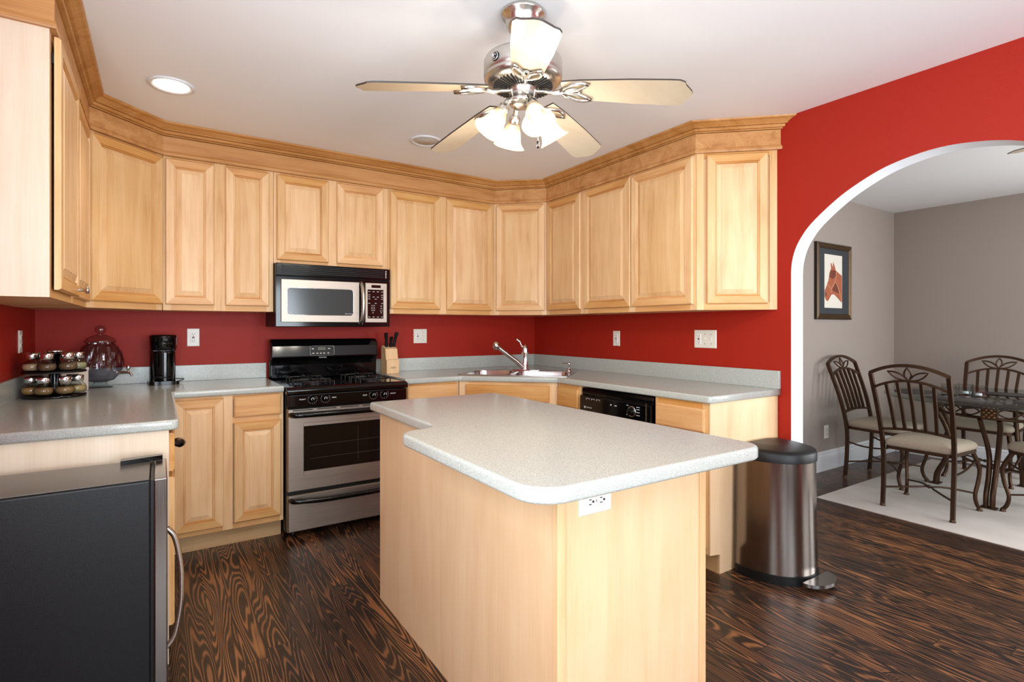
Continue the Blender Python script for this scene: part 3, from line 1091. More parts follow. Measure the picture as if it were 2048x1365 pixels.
mesh_obj('window_trim', MB().tube([(x, -.0065, z) for x, z in wpoly], .002, 6, True), CHROME, md_)
text('window_lettering', 'Spacemaker', .0105, (.462, -.0082, .088), LETTER, mwin)
lg = MB().tube([(.087 + .0085 * math.cos(a_), -.008, .094 + .0085 * math.sin(a_)) for a_ in [2 * PI * q / 20 for q in range(20)]], .0009, 6, True)
mesh_obj('logo_ring', lg, LETTER, mwin)
text('logo_letters', 'GE', .009, (.087, -.0082, .094), LETTER, mwin)
mesh_obj('handle', MB().tube(spline([(.548, .0, .02), (.548, -.025, .045), (.55, -.04, .1), (.551, -.045, .165), (.55, -.04, .23), (.548, -.025, .285), (.548, .0, .31)], 5), .0115, 12), NICKEL, mw)
cpn = mesh_obj('control_panel', MB().loft(.577, .732, .03, .306, [(0, .0035), (0, -.004), (.002, -.006)], (0, 0), 0), STEEL, mw)
mesh_obj('display', MB().box(.62, .686, -.0075, -.006, .272, .292), BLACKG, cpn)
kp = mesh_obj('keypad', MB().box(.592, .706, -.0072, -.006, .058, .26), BLACKG, cpn, .001)
km = MB()
rows = [(.245, 4), (.222, 2), (.208, 4), (.194, 3), (.164, 3), (.068, 4)]
for z_, c_ in rows:
    for q in range(c_):
        x_ = .604 + q * .092 / max(1, c_ - 1) * 1.0
        km.box(x_ - .007, x_ + .007, -.0077, -.0071, z_ - .0015, z_ + .0015)
mesh_obj('key_legends', km, LETTER, kp)
for q, s_ in enumerate(('1 2 3', '4 5 6', '7 8 9', '0')):
    text('key_digits', s_, .0135, (.63, -.0074, .147 - q * .0165), LETTER, kp)
km = MB().tube([(.69 + .0075 * math.cos(a_), -.0074, .112 + .0075 * math.sin(a_)) for a_ in [2 * PI * q / 16 for q in range(16)]], .0007, 6, True)
km.box(.684, .696, -.0077, -.0071, .144, .147).box(.684, .696, -.0077, -.0071, .129, .132).box(.686, .694, -.0077, -.0071, .096, .099)
mesh_obj('start_key', km, LETTER, kp)

# ------------------------------------------------------------------ dishwasher (front faces -x)
dwsh = thing('dishwasher', 'black built in dishwasher with a round dial under right counter', 'dishwasher', (2.312, 2.692, 0), R(-90))
DWW = .616
mesh_obj('tub', MB().box(.004, DWW - .004, .03, .58, .03, .868), BLACKM, dwsh)
mesh_obj('door_panel', MB().box(.006, DWW - .006, -.012, .029, .11, .715), BLACK, dwsh, .004)
m = MB()
pp = [(.029, .868), (.002, .868), (-.004, .842), (.0, .838), (-.0, .826), (-.02, .818), (-.022, .722), (.029, .722)]
k = len(pp)
vs = [(.006, y, z) for y, z in pp] + [(DWW - .006, y, z) for y, z in pp]
m.add(vs, [tuple(range(k)), tuple(range(k, 2 * k))[::-1]] + [(i, k + i, k + (i + 1) % k, (i + 1) % k) for i in range(k)])
dc = mesh_obj('control_panel', m, BLACK, dwsh, .003)
mesh_obj('toe_plate', MB().box(.006, DWW - .006, .03, .045, .0, .029), BLACKM, dwsh)
mesh_obj('edge_strip', MB().box(.575, .581, -.0245, -.021, .73, .83), NICKEL, dc)
dl = mesh_obj('dial', MB().lathe([(.028, 0), (.026, .006), (.021, .009), (.02, .024), (0, .026)], 28, T=TR((.468, -.021, .772), R(90))).box(.464, .472, -.054, -.046, .752, .792), BLACK, dc, .001)
mesh_obj('dial_ring', MB().lathe([(.0265, .0), (.031, .0), (.031, .004), (.0265, .004)], 32, T=TR((.468, -.0215, .772), R(90)), close=True), CHROME, dl)
tk = MB()
for z_ in (.8, .787, .77, .753):
    tk.box(.503, .528, -.0225, -.0212, z_, z_ + .003)
tk.box(.425, .44, -.0225, -.0212, .803, .806).box(.425, .434, -.0225, -.0212, .748, .751)
tk.box(.29, .3, -.0225, -.0212, .786, .793).box(.325, .343, -.0225, -.0212, .786, .791)
for q in range(3):
    x_ = .07 + q * .048
    tk.box(x_, x_ + .03, -.0225, -.0212, .806, .808).box(x_, x_ + .0016, -.0225, -.0212, .797, .808).box(x_ + .028, x_ + .03, -.0225, -.0212, .8, .808)
tk.lathe([(.0075, 0), (.0075, .001), (0, .001)], 16, T=TR((.055, -.0213, .748), R(90)))
mesh_obj('panel_marks', tk, LETTER, dc)
text('brand_lettering', 'MAYTAG', .0125, (.096, -.0215, .748), LETTER, dc)

# ------------------------------------------------------------------ sink, faucet, soap pump
sink = thing('sink', 'double bowl stainless sink set diagonally into the corner countertop', 'sink', (SKC.x, SKC.y, .914), SKA)
rimo = fillet([(-.41, -.265), (.41, -.265), (.41, .265), (-.41, .265)], .03)
bl_ = fillet([(-.37, -.235), (-.06, -.235), (-.06, .15), (-.37, .15)], .07)
br_ = fillet([(-.03, -.235), (.375, -.235), (.375, .15), (-.03, .15)], .07)
slab('rim', [rimo, bl_, br_], .0, .0045, .0015, SINKM, sink)


def bowl(poly, dep):
    m = MB()
    c = Vector((sum(p[0] for p in poly) / len(poly), sum(p[1] for p in poly) / len(poly)))
    lv = [(1.0, .002), (.985, -.01), (.96, -dep + .03), (.92, -dep + .008), (.85, -dep), (.1, -dep - .004)]
    n_ = len(poly)
    vs = []
    for s_, z_ in lv:
        vs += [(c.x + (p[0] - c.x) * s_, c.y + (p[1] - c.y) * s_, z_) for p in poly]
    fs = [(i * n_ + (j + 1) % n_, i * n_ + j, (i + 1) * n_ + j, (i + 1) * n_ + (j + 1) % n_) for i in range(len(lv) - 1) for j in range(n_)]
    m.add(vs, fs, 0, True)
    m.add(vs[-n_:], [tuple(range(n_))])
    return m


mesh_obj('bowl', bowl(bl_, .15), SINKM, sink)
mesh_obj('bowl', bowl(br_, .17), SINKM, sink)
fw = sk_world(0, .215)
fa = thing('faucet', 'chrome pull out kitchen faucet rising behind the double sink', 'faucet', (fw[0], fw[1], .9186), SKA)
mesh_obj('deck_plate', MB().prism(fillet([(-.125, -.028), (.125, -.028), (.125, .028), (-.125, .028)], .026), 0, .008, smooth=True), CHROME, fa, .003)
mesh_obj('spout_body', MB().lathe([(.032, .008), (.03, .02), (.026, .03), (.025, .11), (.027, .13), (.029, .15), (.027, .165), (.028, .172), (.024, .185), (.012, .196), (.006, .205), (0, .207)], 28), CHROME, fa)
# spray wand reaches out to the left and up
sp = MB().tube([(-.008, -.012, .02), (-.06, -.05, .075), (-.13, -.1, .135), (-.185, -.14, .185)], [.019, .018, .017, .016], 16)
wand = mesh_obj('spray_wand', sp, CHROME, fa)
mesh_obj('spray_head', MB().lathe([(.016, -.018), (.024, -.01), (.028, .012), (.026, .03), (.018, .042), (0, .046)], 20, T=TR((-.195, -.147, .186), R(12), R(-18))), CHROME, wand)
mesh_obj('lever', MB().tube(spline([(-.012, .0, .175), (-.03, -.002, .2), (-.04, -.003, .225), (-.058, -.004, .24)], 5), [.008] * 5 + [.006] * 5 + [.0085] * 6, 10).lathe([(0, -.012), (.011, -.004), (.011, .004), (0, .012)], 12, T=TR((-.062, -.004, .243))), CHROME, fa)
sw = sk_world(.355, .2)
so = thing('soap_dispenser', 'small chrome soap pump at the right end of the sink', 'soap dispenser', (sw[0], sw[1], .9186), SKA)
mesh_obj('collar', MB().lathe([(.02, 0), (.019, .006), (.012, .012), (.011, .02), (0, .02)], 20), CHROME, so)
mesh_obj('pump_head', MB().lathe([(.006, .02), (.006, .04), (.011, .046), (.012, .062), (.008, .07), (0, .07)], 16).tube([(0, 0, .06), (-.03, -.02, .064), (-.05, -.03, .06)], .0045, 8), CHROME, so)

# ------------------------------------------------------------------ knife block and knives
kbk = thing('knife_block', 'two step pale wooden knife block on the counter right of the stove', 'knife block', (1.455, 3.9, .9145), R(4))
kp_ = [(-.05, 0), (-.05, .105), (-.035, .105), (-.02, .185), (.035, .21), (.055, .2), (.055, 0)]
m = MB()
k = len(kp_)
vs = [(-.046, y, z) for y, z in kp_] + [(.052, y, z) for y, z in kp_]
m.add(vs, [tuple(range(k)), tuple(range(k, 2 * k))[::-1]] + [(i, k + i, k + (i + 1) % k, (i + 1) % k) for i in range(k)])
blk = mesh_obj('block', m, BLOCKW, kbk, .002)
lgm = MB().tube([(.006 + .02 * math.cos(a_), -.0507, .045 + .007 * math.sin(a_)) for a_ in [2 * PI * q / 20 for q in range(20)]], .0007, 6, True).box(-.008, .02, -.0512, -.0502, .0435, .0465)
mesh_obj('logo_mark', lgm, LETTERD, blk)
m = MB()
for q in range(6):
    m.box(-.03 + q * .0125, -.026 + q * .0125, -.0488, -.04, .1046, .1056)
mesh_obj('steak_knife_slots', m, LETTERD, blk)
for i, (x_, lean, L, lab) in enumerate([(-.022, -.012, .1, 'black handled knife standing leftmost in the wooden block'), (.008, .0, .07, 'short black handled knife in the middle of the block'),
                                        (.034, .014, .105, 'black handled knife leaning right at the block edge')]):
    kn = thing('kitchen_knife', lab, 'knife', (1.455 + x_, 3.912, .9145 + .203), 0, 'knives in the wooden block')
    mesh_obj('handle', MB().tube(spline([(0, .0, -.004), (lean * .3, -.01, L * .3), (lean * .8, -.022, L * .75), (lean * 1.2, -.03, L)], 4), [.0125] * 4 + [.0115] * 4 + [.0145] * 5, 8, flat=.7), BLACKM, kn)
    mesh_obj('bolster', MB().box(-.004, .004, -.006, .006, -.01, .0), CHROME, kn)

# ------------------------------------------------------------------ coffee maker
cf = thing('coffee_maker', 'slim black drip coffee maker by the wall outlet on left counter', 'coffee maker', (.02, 3.92, .9145), R(6))
mesh_obj('base', MB().prism(fillet([(-.078, -.088), (.078, -.088), (.078, .088), (-.078, .088)], .03), 0, .022, smooth=True), BLACK, cf, .004)
mesh_obj('reservoir_column', MB().prism(fillet([(-.066, -.01), (.066, -.01), (.066, .085), (-.066, .085)], .02), .022, .21, smooth=True), BLACK, cf)
cu_ = mesh_obj('travel_cup', MB().lathe([(.05, .0235), (.055, .06), (.06, .19), (.062, .2), (.05, .2025), (0, .2025)], 32, T=TR((0, -.026, 0))), BLACK, cf)
mesh_obj('brew_head', MB().lathe([(.063, .206), (.068, .215), (.0695, .25), (.07, .28), (.072, .283), (.072, .293), (.064, .3), (0, .302)], 36, T=TR((0, -.004, 0)) @ Matrix.Diagonal((1.02, 1.15, 1, 1))), BLACK, cf)
mesh_obj('brew_switch', MB().box(-.014, .014, -.094, -.078, .262, .283), BLACKM, cf, .003)
mesh_obj('front_rib', MB().box(-.01, .01, -.092, -.07, .022, .198), BLACK, cf, .004)
mesh_obj('cord', MB().tube(spline([(-.06, -.08, .05), (-.03, -.098, .05), (.02, -.098, .043), (.07, -.085, .034), (.1, -.05, .03), (.105, .0, .02), (.08, .05, .006)], 5), .0028, 8), BLACKM, cf)

# ------------------------------------------------------------------ glass beverage dispenser
bd = thing('beverage_dispenser', 'diamond cut glass beverage dispenser with lid and spigot beside the spice rack', 'drink dispenser', (-.285, 3.9, .9145))


def cut(a, z):
    u = a * 9 / PI
    w = (z - .12) / .035
    return 1 + .09 * (abs(((u + w) % 2) - 1) + abs(((u - w) % 2) - 1) - 1)


def shell(prof, t=.004):
    out = list(prof)
    inn = [(max(r - t, .0005), z + (t if i == 0 else 0)) for i, (r, z) in enumerate(prof)]
    return out + inn[::-1]


mesh_obj('jar', MB().lathe(shell([(.03, .03), (.065, .042), (.09, .07), (.106, .1), (.112, .13), (.11, .16), (.1, .2), (.082, .235), (.066, .25), (.066, .258)]), 72, ring=cut, close=True, smooth=False), CUTGLASS, bd)
mesh_obj('foot', MB().lathe([(.062, 0), (.06, .006), (.035, .016), (.03, .0295), (0, .0295)], 36), GLASS, bd)
mesh_obj('lid', MB().lathe([(.074, .2585), (.076, .264), (.06, .285), (.03, .3), (.014, .304), (.012, .308)] + [(.0265 * math.sin(R(a_)), .332 - .0255 * math.cos(R(a_))) for a_ in range(28, 181, 19)], 36, ring=lambda a, z: 1 + .03 * math.cos(18 * a)), CUTGLASS, bd)
sg = mesh_obj('spigot', MB().tube([(.085, -.06, .085), (.115, -.08, .085), (.135, -.092, .085), (.147, -.1, .08), (.153, -.104, .065)], [.012, .009, .007, .007, .006], 10), CHROME, bd)
mesh_obj('tap_lever', MB().lathe([(.005, .0), (.005, .012), (.01, .018), (.009, .036), (.004, .04), (0, .04)], 14, T=TR((.135, -.092, .088))), CHROME, sg)

# cream box behind the rack
bx = thing('storage_box', 'pale cream box standing behind the spice rack on left counter', 'box', (-.425, 3.715, .9145), R(38))
mesh_obj('box_body', MB().box(-.11, .11, -.02, .02, 0, .108), CREAM, bx, .003)
mesh_obj('box_lid', MB().box(-.112, .112, -.022, .022, .1083, .126), CREAM, bx, .003)

# ------------------------------------------------------------------ spice rack
RKX, RKY = -.437, 3.50
rk = thing('spice_rack', 'black revolving two tier spice rack in the left counter corner', 'spice rack', (RKX, RKY, .9145))
mesh_obj('turntable', MB().lathe([(.125, 0), (.128, .006), (.125, .012), (.03, .014), (0, .014)], 40), BLACK, rk)
mesh_obj('column', MB().lathe([(.03, .014), (.022, .03), (.022, .2), (.034, .214), (.036, .22), (0, .222)], 24), BLACK, rk)
mesh_obj('upper_tray', MB().lathe([(.125, .121), (.127, .125), (.125, .1295), (.023, .1295), (.023, .121)], 40), BLACKM, rk)
mesh_obj('finial_cap', MB().lathe([(.036, .2222), (.038, .227), (.036, .231), (0, .232)], 24), CHROME, rk)
NJ = 7
sp_names = ['brown seeds', 'tan powder', 'golden flakes', 'dark cloves', 'ochre seeds', 'pale herbs']
jar0 = None
for tier in (0, 1):
    for i in range(NJ):
        an = R(-58 + i * 360 / NJ + (8 if tier else 0))
        zz = .9145 + (.0145 if tier == 0 else .1302)
        posn = ['front centre', 'front right', 'right side', 'back right', 'back left', 'left side', 'front left'][i]
        lab = 'round glass spice jar of %s, %s of the %s rack tier' % (sp_names[(i * 2 + tier * 3) % 6], posn, ('lower', 'upper')[tier])
        if jar0 is None:
            t = jar0 = thing('spice_jar', lab, 'spice jar', (0, 0, 0), 0, 'glass jars in the spice rack')
            mesh_obj('glass_jar', MB().lathe([(.018, 0), (.031, .003), (.0385, .016), (.0395, .027), (.035, .04), (.026, .05), (.0235, .054), (.0235, .06), (.022, .06), (.022, .054), (.033, .04), (.0375, .027), (.0365, .016), (.029, .005), (.0005, .004)], 28), GLASS, t)
            mesh_obj('spice_fill', MB().lathe([(.017, .0055), (.028, .0065), (.0355, .016), (.0368, .027), (.0335, .037), (0, .039)], 24), SPICE[0], t)
            mesh_obj('lid', MB().lathe([(.025, .0605), (.0268, .063), (.0268, .087), (.025, .09), (0, .0905)], 28), CHROME, t)
        else:
            t = copy_tree(jar0)
            t['label'] = lab
            f = [c for c in t.children if c.name.startswith('spice_fill')][0]
            f.data = f.data.copy()
            f.data.materials[0] = SPICE[(i * 2 + tier * 3) % 6]
        t.location = (RKX + .09 * math.cos(an), RKY + .09 * math.sin(an), zz)

# ------------------------------------------------------------------ small fridge in the foreground
fr = thing('compact_fridge', 'black sided compact fridge with stainless door at lower left corner', 'fridge', (-.57, 2.005, 0))
FW = .55
mesh_obj('cabinet', MB().box(0, FW - .003, 0, .305, .02, .785), FRSIDE, fr, .006, 3)
mesh_obj('top_panel', MB().box(.004, FW - .006, .004, .301, .7852, .79), FRTOP, fr, .002)
mesh_obj('door_gasket', MB().box(FW - .0025, FW + .006, .004, .301, .03, .785), BLACKM, fr)
fd = mesh_obj('door', MB().box(FW + .0065, FW + .042, -.002, .305, .03, .788), STEELV, fr, .004, 3)
mesh_obj('handle', MB().tube(spline([(FW + .04, .03, .62), (FW + .062, .03, .585), (FW + .077, .03, .5), (FW + .08, .03, .43), (FW + .077, .03, .36), (FW + .062, .03, .275), (FW + .04, .03, .24)], 6), .0085, 12), NICKEL, fd)
mesh_obj('hinge_cover', MB().prism([(FW - .09, .24), (FW + .03, .27), (FW + .03, .302), (FW - .09, .285)], .7902, .806), BLACK, fr, .002)
for fy in (.03, .27):
    mesh_obj('foot', MB().lathe([(.014, 0), (.014, .02)], 12, T=TR((FW - .06, fy, 0))), BLACKM, fr)

# ------------------------------------------------------------------ trash can
tcx, tcy = 2.685, 1.685
tcn = thing('trash_can', 'semi round stainless step trash can with black lid beside the arch', 'trash can', (tcx, tcy, 0), 0)


def dshape(w, d, n_=28, back=.02):
    pts = [(w * math.cos(a), -d * abs(math.sin(a)) ** .85) for a in [PI * i / n_ for i in range(n_ + 1)]]
    return [(w - .0, .0)] + [(p[0], p[1] - back) for p in pts] + [(-w, .0)]


def dbody(levels, mat, name, par, bevel=0):
    m = MB()
    n_ = len(dshape(1, 1))
    vs = []
    for w, d, z in levels:
        vs += [(x, y - .0, z) for x, y in dshape(w, d)]
    fs = [(i * n_ + (j + 1) % n_, i * n_ + j, (i + 1) * n_ + j, (i + 1) * n_ + (j + 1) % n_) for i in range(len(levels) - 1) for j in range(n_)]
    m.add(vs, fs, 0, True)
    m.add(vs[:n_], [tuple(range(n_))])
    m.add(vs[-n_:], [tuple(range(n_))[::-1]])
    return mesh_obj(name, m, mat, par, bevel)


dbody([(.208, .275, 0), (.208, .275, .045)], BLACKM, 'base', tcn)
dbody([(.204, .271, .0455), (.199, .265, .3), (.196, .262, .592)], STEELV, 'body', tcn)
dbody([(.2, .268, .5925), (.2, .268, .632), (.194, .262, .642), (.17, .235, .65), (.08, .13, .657)], BLACKM, 'lid', tcn)
pd = [(.115 * math.cos(a), -.298 - .085 * math.sin(a)) for a in [PI * i / 16 for i in range(17)]]
mesh_obj('pedal', MB().prism(pd, .022, .038, smooth=True), plain('satin_pedal_metal', (150, 148, 146), .22, 1), tcn, .006, 3)

# ------------------------------------------------------------------ ceiling fans
FZ = ZC
FBZ = 2.064 - ZC


def build_fan(label, loc, lights=True):
    t = thing('ceiling_fan', label, 'ceiling fan', loc)
    mesh_obj('canopy', MB().lathe([(.078, -.0005), (.082, -.008), (.08, -.016), (.066, -.022), (.062, -.05), (.05, -.075), (.026, -.095), (.02, -.1), (0, -.1)], 40), NICKEL, t)
    mesh_obj('downrod', MB().lathe([(.018, -.1005), (.018, -.165)], 20), NICKEL, t)
    mh = mesh_obj('motor_housing', MB().lathe([(.02, -.1655), (.06, -.168), (.12, -.175), (.142, -.182), (.146, -.192), (.146, -.243), (.143, -.248), (.145, -.252), (.143, -.258), (.128, -.272), (.112, -.277), (.05, -.287), (0, -.287)], 56), NICKEL, t)
    vs_ = MB()
    for q in range(44):
        a_ = 2 * PI * q / 44
        vs_.box(.062, .112, -.0022, .0022, -.0035, .0012, T=TR((0, 0, -.2962), 0, 0, a_) @ TR((0, 0, 0), 0, R(-9)))
    mesh_obj('vent_slots', vs_, DARK, mh)
    Tb = TR((0, 0, 0), 0, 0, R(180 + 14))
    bdg = mesh_obj('badge', MB().lathe([(.017, .146), (.016, .1495), (.012, .1485), (0, .149)], 24, T=Tb @ TR((0, 0, -.217), 0, R(90))), BLACK, mh)
    mesh_obj('badge_ring', MB().tube([Tb @ Vector((.1495, .013 * math.cos(a_), -.217 + .013 * math.sin(a_))) for a_ in [2 * PI * q / 20 for q in range(20)]], .0016, 6, True).tube([Tb @ Vector((.1497, .007 * math.cos(a_) - .001, -.217 + .007 * math.sin(a_))) for a_ in [2 * PI * q / 7 for q in range(7)]], .0025, 6), CHROME, bdg)
    mesh_obj('switch_housing', MB().lathe([(.056, -.2875), (.058, -.292), (.052, -.3), (.052, -.328), (.056, -.333), (.05, -.345), (.02, -.352), (0, -.352)], 36), NICKEL, t)
    out = [(.15, -.046), (.22, -.056), (.4, -.067), (.53, -.07), (.56, -.069), (.578, -.06), (.582, -.045), (.592, -.03), (.603, -.012), (.606, 0)]
    out = out + [(x, -y) for x, y in out[-2::-1]]
    for q in range(5):
        Tq = TR((0, 0, FBZ), 0, 0, R(23.6 + 72 * q))
        Tp = Tq @ TR((.15, 0, .066), 0, R(8.2)) @ TR((-.15, 0, 0), R(-12))
        b_ = mesh_obj('blade', MB().prism(out, -.003, .003, 0, 1, T=Tp), [BLADE, BLADEEDGE], t)
        br = MB()
        br.tube([Tq @ Vector(p) for p in spline([(.05, 0, .073), (.085, 0, .068), (.115, 0, .058), (.15, 0, .058)], 4)], .009, 8, flat=.7)
        for sgn in (-1, 1):
            lf = [(.14, 0), (.165, .026 * sgn), (.195, .046 * sgn), (.225, .05 * sgn), (.25, .043 * sgn), (.232, .03 * sgn), (.205, .012 * sgn), (.175, .003 * sgn)]
            br.tube([Tp @ Vector((x, y, -.0075)) for x, y in lf], .009, 8, True, flat=.7)
        br.tube([Tp @ Vector((x, y, -.0075)) for x, y in [(.15, 0), (.175, .013), (.2, .016), (.218, 0), (.2, -.016), (.175, -.013)]], .005, 8, True)
        mesh_obj('blade_bracket', br, NICKEL, b_)
    if lights:
        for q, az in enumerate((80, 170, 260, 350)):
            Tq = TR((0, 0, -.335), 0, 0, R(az))
            lf = mesh_obj('light_fitting', MB().tube([Tq @ Vector(p) for p in spline([(.03, 0, .0), (.055, 0, -.002), (.066, 0, -.014), (.075, 0, -.03)], 4)], .011, 10)
                          .lathe([(.014, .0), (.02, -.008), (.021, -.03), (.018, -.036)], 20, T=Tq @ TR((.07, 0, -.022), 0, R(-32))), NICKEL, t)
            Ts = Tq @ TR((.07, 0, -.022), 0, R(-32))
            shp = [(.022, -.03), (.027, -.045), (.034, -.06), (.038, -.078), (.041, -.095), (.05, -.11), (.061, -.12)]
            sh = mesh_obj('glass_shade', MB().lathe(shp + [(r - .002, z + .0005) for r, z in shp[::-1]], 36, T=Ts, ring=lambda a, z: 1 + .02 * math.cos(6 * a) * max(0, (-z - .07) / .06), close=True), SHADE, lf)
            mesh_obj('bulb', MB().lathe([(.011, -.037), (.012, -.05), (.021, -.072), (.023, -.085), (.018, -.1), (0, -.106)], 20, T=Ts), BULB, lf)
            l = bpy.data.lights.new('fan_bulb_light', 'POINT')
            l.energy, l.color, l.shadow_soft_size = 5.6, (1, .92, .81), .03
            lo = bpy.data.objects.new('fan_bulb_light', l)
            lo.location = (Vector(loc) + (Ts @ Vector((0, 0, -.118))))
            COL.objects.link(lo)
        pc = MB().tube([(.048, -.02, -.325), (.053, -.022, -.42), (.053, -.022, -.475)], .0013, 6)
        ch = mesh_obj('pull_chain', pc, NICKEL, t)
        mesh_obj('pull_fob', MB().lathe([(.003, -.475), (.005, -.48), (.005, -.497), (.003, -.503), (0, -.503)], 10, T=TR((.053, -.022, 0))), BLACK, ch)
    return t


build_fan('brushed nickel five blade ceiling fan with lit glass shades over the island', (1.134, 1.654, ZC))
df = build_fan('dining room ceiling fan, pale blade tip showing inside the arch top', (3.92, .37, ZC), False)
df.scale = (1, 1, .62)
df.rotation_euler = (0, 0, 0)


def can_light(label, x, y, lens, lit):
    t = thing('recessed_light', label, 'ceiling light', (x, y, ZC - .0005))
    mesh_obj('trim_ring', MB().lathe([(.072, 0), (.099, 0), (.098, -.006), (.088, -.009), (.074, -.004)], 40, close=True), TRIM, t)
    mesh_obj('lens', MB().lathe([(.0735, -.0005), (.07, -.005), (0, -.007)], 32), lens, t)
    if lit:
        l = bpy.data.lights.new('can_light_glow', 'SPOT')
        l.energy, l.color, l.spot_size, l.spot_blend, l.shadow_soft_size = 12, (1, .86, .68), R(105), .8, .06
        o = bpy.data.objects.new('can_light_glow', l)
        o.location = (x, y, ZC - .02)
        COL.objects.link(o)


can_light('lit recessed ceiling light near the left wall cabinets', .05, 3.08, CANLIT, True)
can_light('unlit recessed ceiling light beyond the fan toward the sink', 1.4, 3.12, CANOFF, False)

# ------------------------------------------------------------------ dining room
rug = mesh_obj('area_rug', MB().box(4.06, 6.15, -.9, 2.09, .0005, .0058), RUGM, None, .003)
tag(rug, 'cream woven area rug under the dining table and chairs', 'rug')
RZ = .0065


def make_chair(label, loc, rz):
    """faces +x, origin at floor under the seat centre"""
    t = thing('dining_chair', label, 'chair', loc, rz, 'bronze dining chairs around the glass table')
    HB, HT = .2, .222
    zt = .94

    def post(y):
        s_ = 1 if y > 0 else -1
        return spline([(-.215, s_ * HB, 0), (-.2, s_ * HB, .2), (-.2, s_ * (HB + .004), .42), (-.25, s_ * (HB + .012), .66), (-.345, s_ * HT, zt)], 6)
    for s_ in (-1, 1):
        m = MB().tube(post(s_), .0165, 4, up=(1, 0, 0), rot=0)
        m.lathe([(.018, 0), (.018, .008), (.012, .018), (.011, .02)], 12, T=TR((-.215, s_ * HB, 0)))
        mesh_obj('back_leg', m, BRONZE, t)

    def xb(z):   # back plane x at height z
        P = post(1)
        for a, b2 in zip(P[:-1], P[1:]):
            if a.z <= z <= b2.z:
                return a.x + (b2.x - a.x) * (z - a.z) / (b2.z - a.z)
        return P[-1].x - (z - zt) * .36

    def rail(z0_, rise, r_, hw):
        return MB().tube([(xb(min(z0_ + rise * (1 - (y / hw) ** 2), 1.2)), y, z0_ + rise * (1 - (y / hw) ** 2)) for y in [hw * (i / 8 - 1) for i in range(17)]], r_, 4, up=(1, 0, 0))
    mesh_obj('top_rail', rail(zt, .062, .015, HT + .004), BRONZE, t)
    mesh_obj('middle_rail', rail(.838, .06, .0115, HT - .004), BRONZE, t)
    mesh_obj('lower_rail', rail(.54, .02, .012, HB + .008), BRONZE, t)
    for i in range(5):
        y0 = (i - 2) * .06
        y1 = (i - 2) * .068
        za = .54 + .02 * (1 - (y0 / .2) ** 2)
        zb_ = .838 + .06 * (1 - (y1 / .22) ** 2)
        mesh_obj('back_slat', MB().tube([(xb(za), y0, za), (xb((za + zb_) / 2), (y0 + y1) / 2, (za + zb_) / 2), (xb(zb_), y1, zb_)], .0125, 4, up=(1, 0, 0), flat=1.0), BRONZE, t)
    lf = MB()
    zc_ = .9

    def leaf(ang_, L, wd):
        pts = []
        for i in range(8):
            u = i / 7
            pts.append((u * L, wd * math.sin(PI * u)))
        for i in range(6, 0, -1):
            u = i / 7
            pts.append((u * L, -wd * math.sin(PI * u)))
        c_, s2 = math.cos(ang_), math.sin(ang_)
        o_ = []
        for a, b2 in pts:
            y, z = a * c_ - b2 * s2, zc_ + a * s2 + b2 * c_
            o_.append((xb(min(z, 1.1)), y, z))
        return o_
    lf.tube(leaf(R(90), .086, .02), .0058, 6, True)
    lf.tube(leaf(R(27), .13, .019), .0058, 6, True)
    lf.tube(leaf(R(153), .13, .019), .0058, 6, True)
    lf.lathe([(0, -.009), (.009, 0), (0, .009)], 10, T=TR((xb(.9), 0, .9)))
    mesh_obj('leaf_ornament', lf, BRONZE, t)
    fp = fillet([(-.205, -.19), (.2, -.222), (.2, .222), (-.205, .19)], [.03, .06, .06, .03])
    mesh_obj('seat_frame', MB().prism(fp, .405, .425), BRONZE, t, .003)
    m = MB()
    lv = [(.97, .4255), (1.02, .435), (1.03, .452), (1.0, .468), (.9, .481), (.65, .49), (.3, .494)]
    k_ = len(fp)
    vs_ = []
    for s_, z_ in lv:
        vs_ += [(x * s_, y * s_, z_) for x, y in fp]
    m.add(vs_, [(i * k_ + j, i * k_ + (j + 1) % k_, (i + 1) * k_ + (j + 1) % k_, (i + 1) * k_ + j) for i in range(len(lv) - 1) for j in range(k_)], 0, True)
    m.add(vs_[-k_:], [tuple(range(k_))], 0, True)
    m.add(vs_[:k_], [tuple(range(k_))[::-1]])
    tag(mesh_obj('seat_cushion', m, SUEDE, t), 'taupe suede seat cushion')
    for s_ in (-1, 1):
        lg_ = spline([(.165, s_ * .19, .405), (.195, s_ * .205, .34), (.212, s_ * .215, .28), (.205, s_ * .21, .2), (.182, s_ * .2, .11), (.19, s_ * .205, .05), (.21, s_ * .215, .012)], 6)
        m = MB().tube(lg_, [.015] * 12 + [.0125] * 24 + [.014], 6, up=(1, 0, 0))
        m.lathe([(.018, 0), (.017, .008), (.012, .02), (.01, .024)], 12, T=TR((.21, s_ * .215, 0)))
        mesh_obj('front_leg', m, BRONZE, t)
        mesh_obj('side_brace', MB().tube(spline([(-.2, s_ * .2, .3), (-.08, s_ * .175, .275), (.06, s_ * .18, .285), (.18, s_ * .2, .335)], 5), .007, 6), BRONZE, t)
    st_ = MB()
    for s_ in (-1, 1):
        st_.tube(spline([(-.205, s_ * .2, .13), (-.1, s_ * .09, .14), (0, s_ * .018, .145), (.09, s_ * .08, .14), (.183, s_ * .2, .12)], 6), .0065, 6)
    st_.lathe([(0, -.014), (.014, -.006), (.014, .006), (0, .014)], 12, T=TR((0, 0, .145)))
    mesh_obj('stretcher', st_, BRONZE, t)
    return t


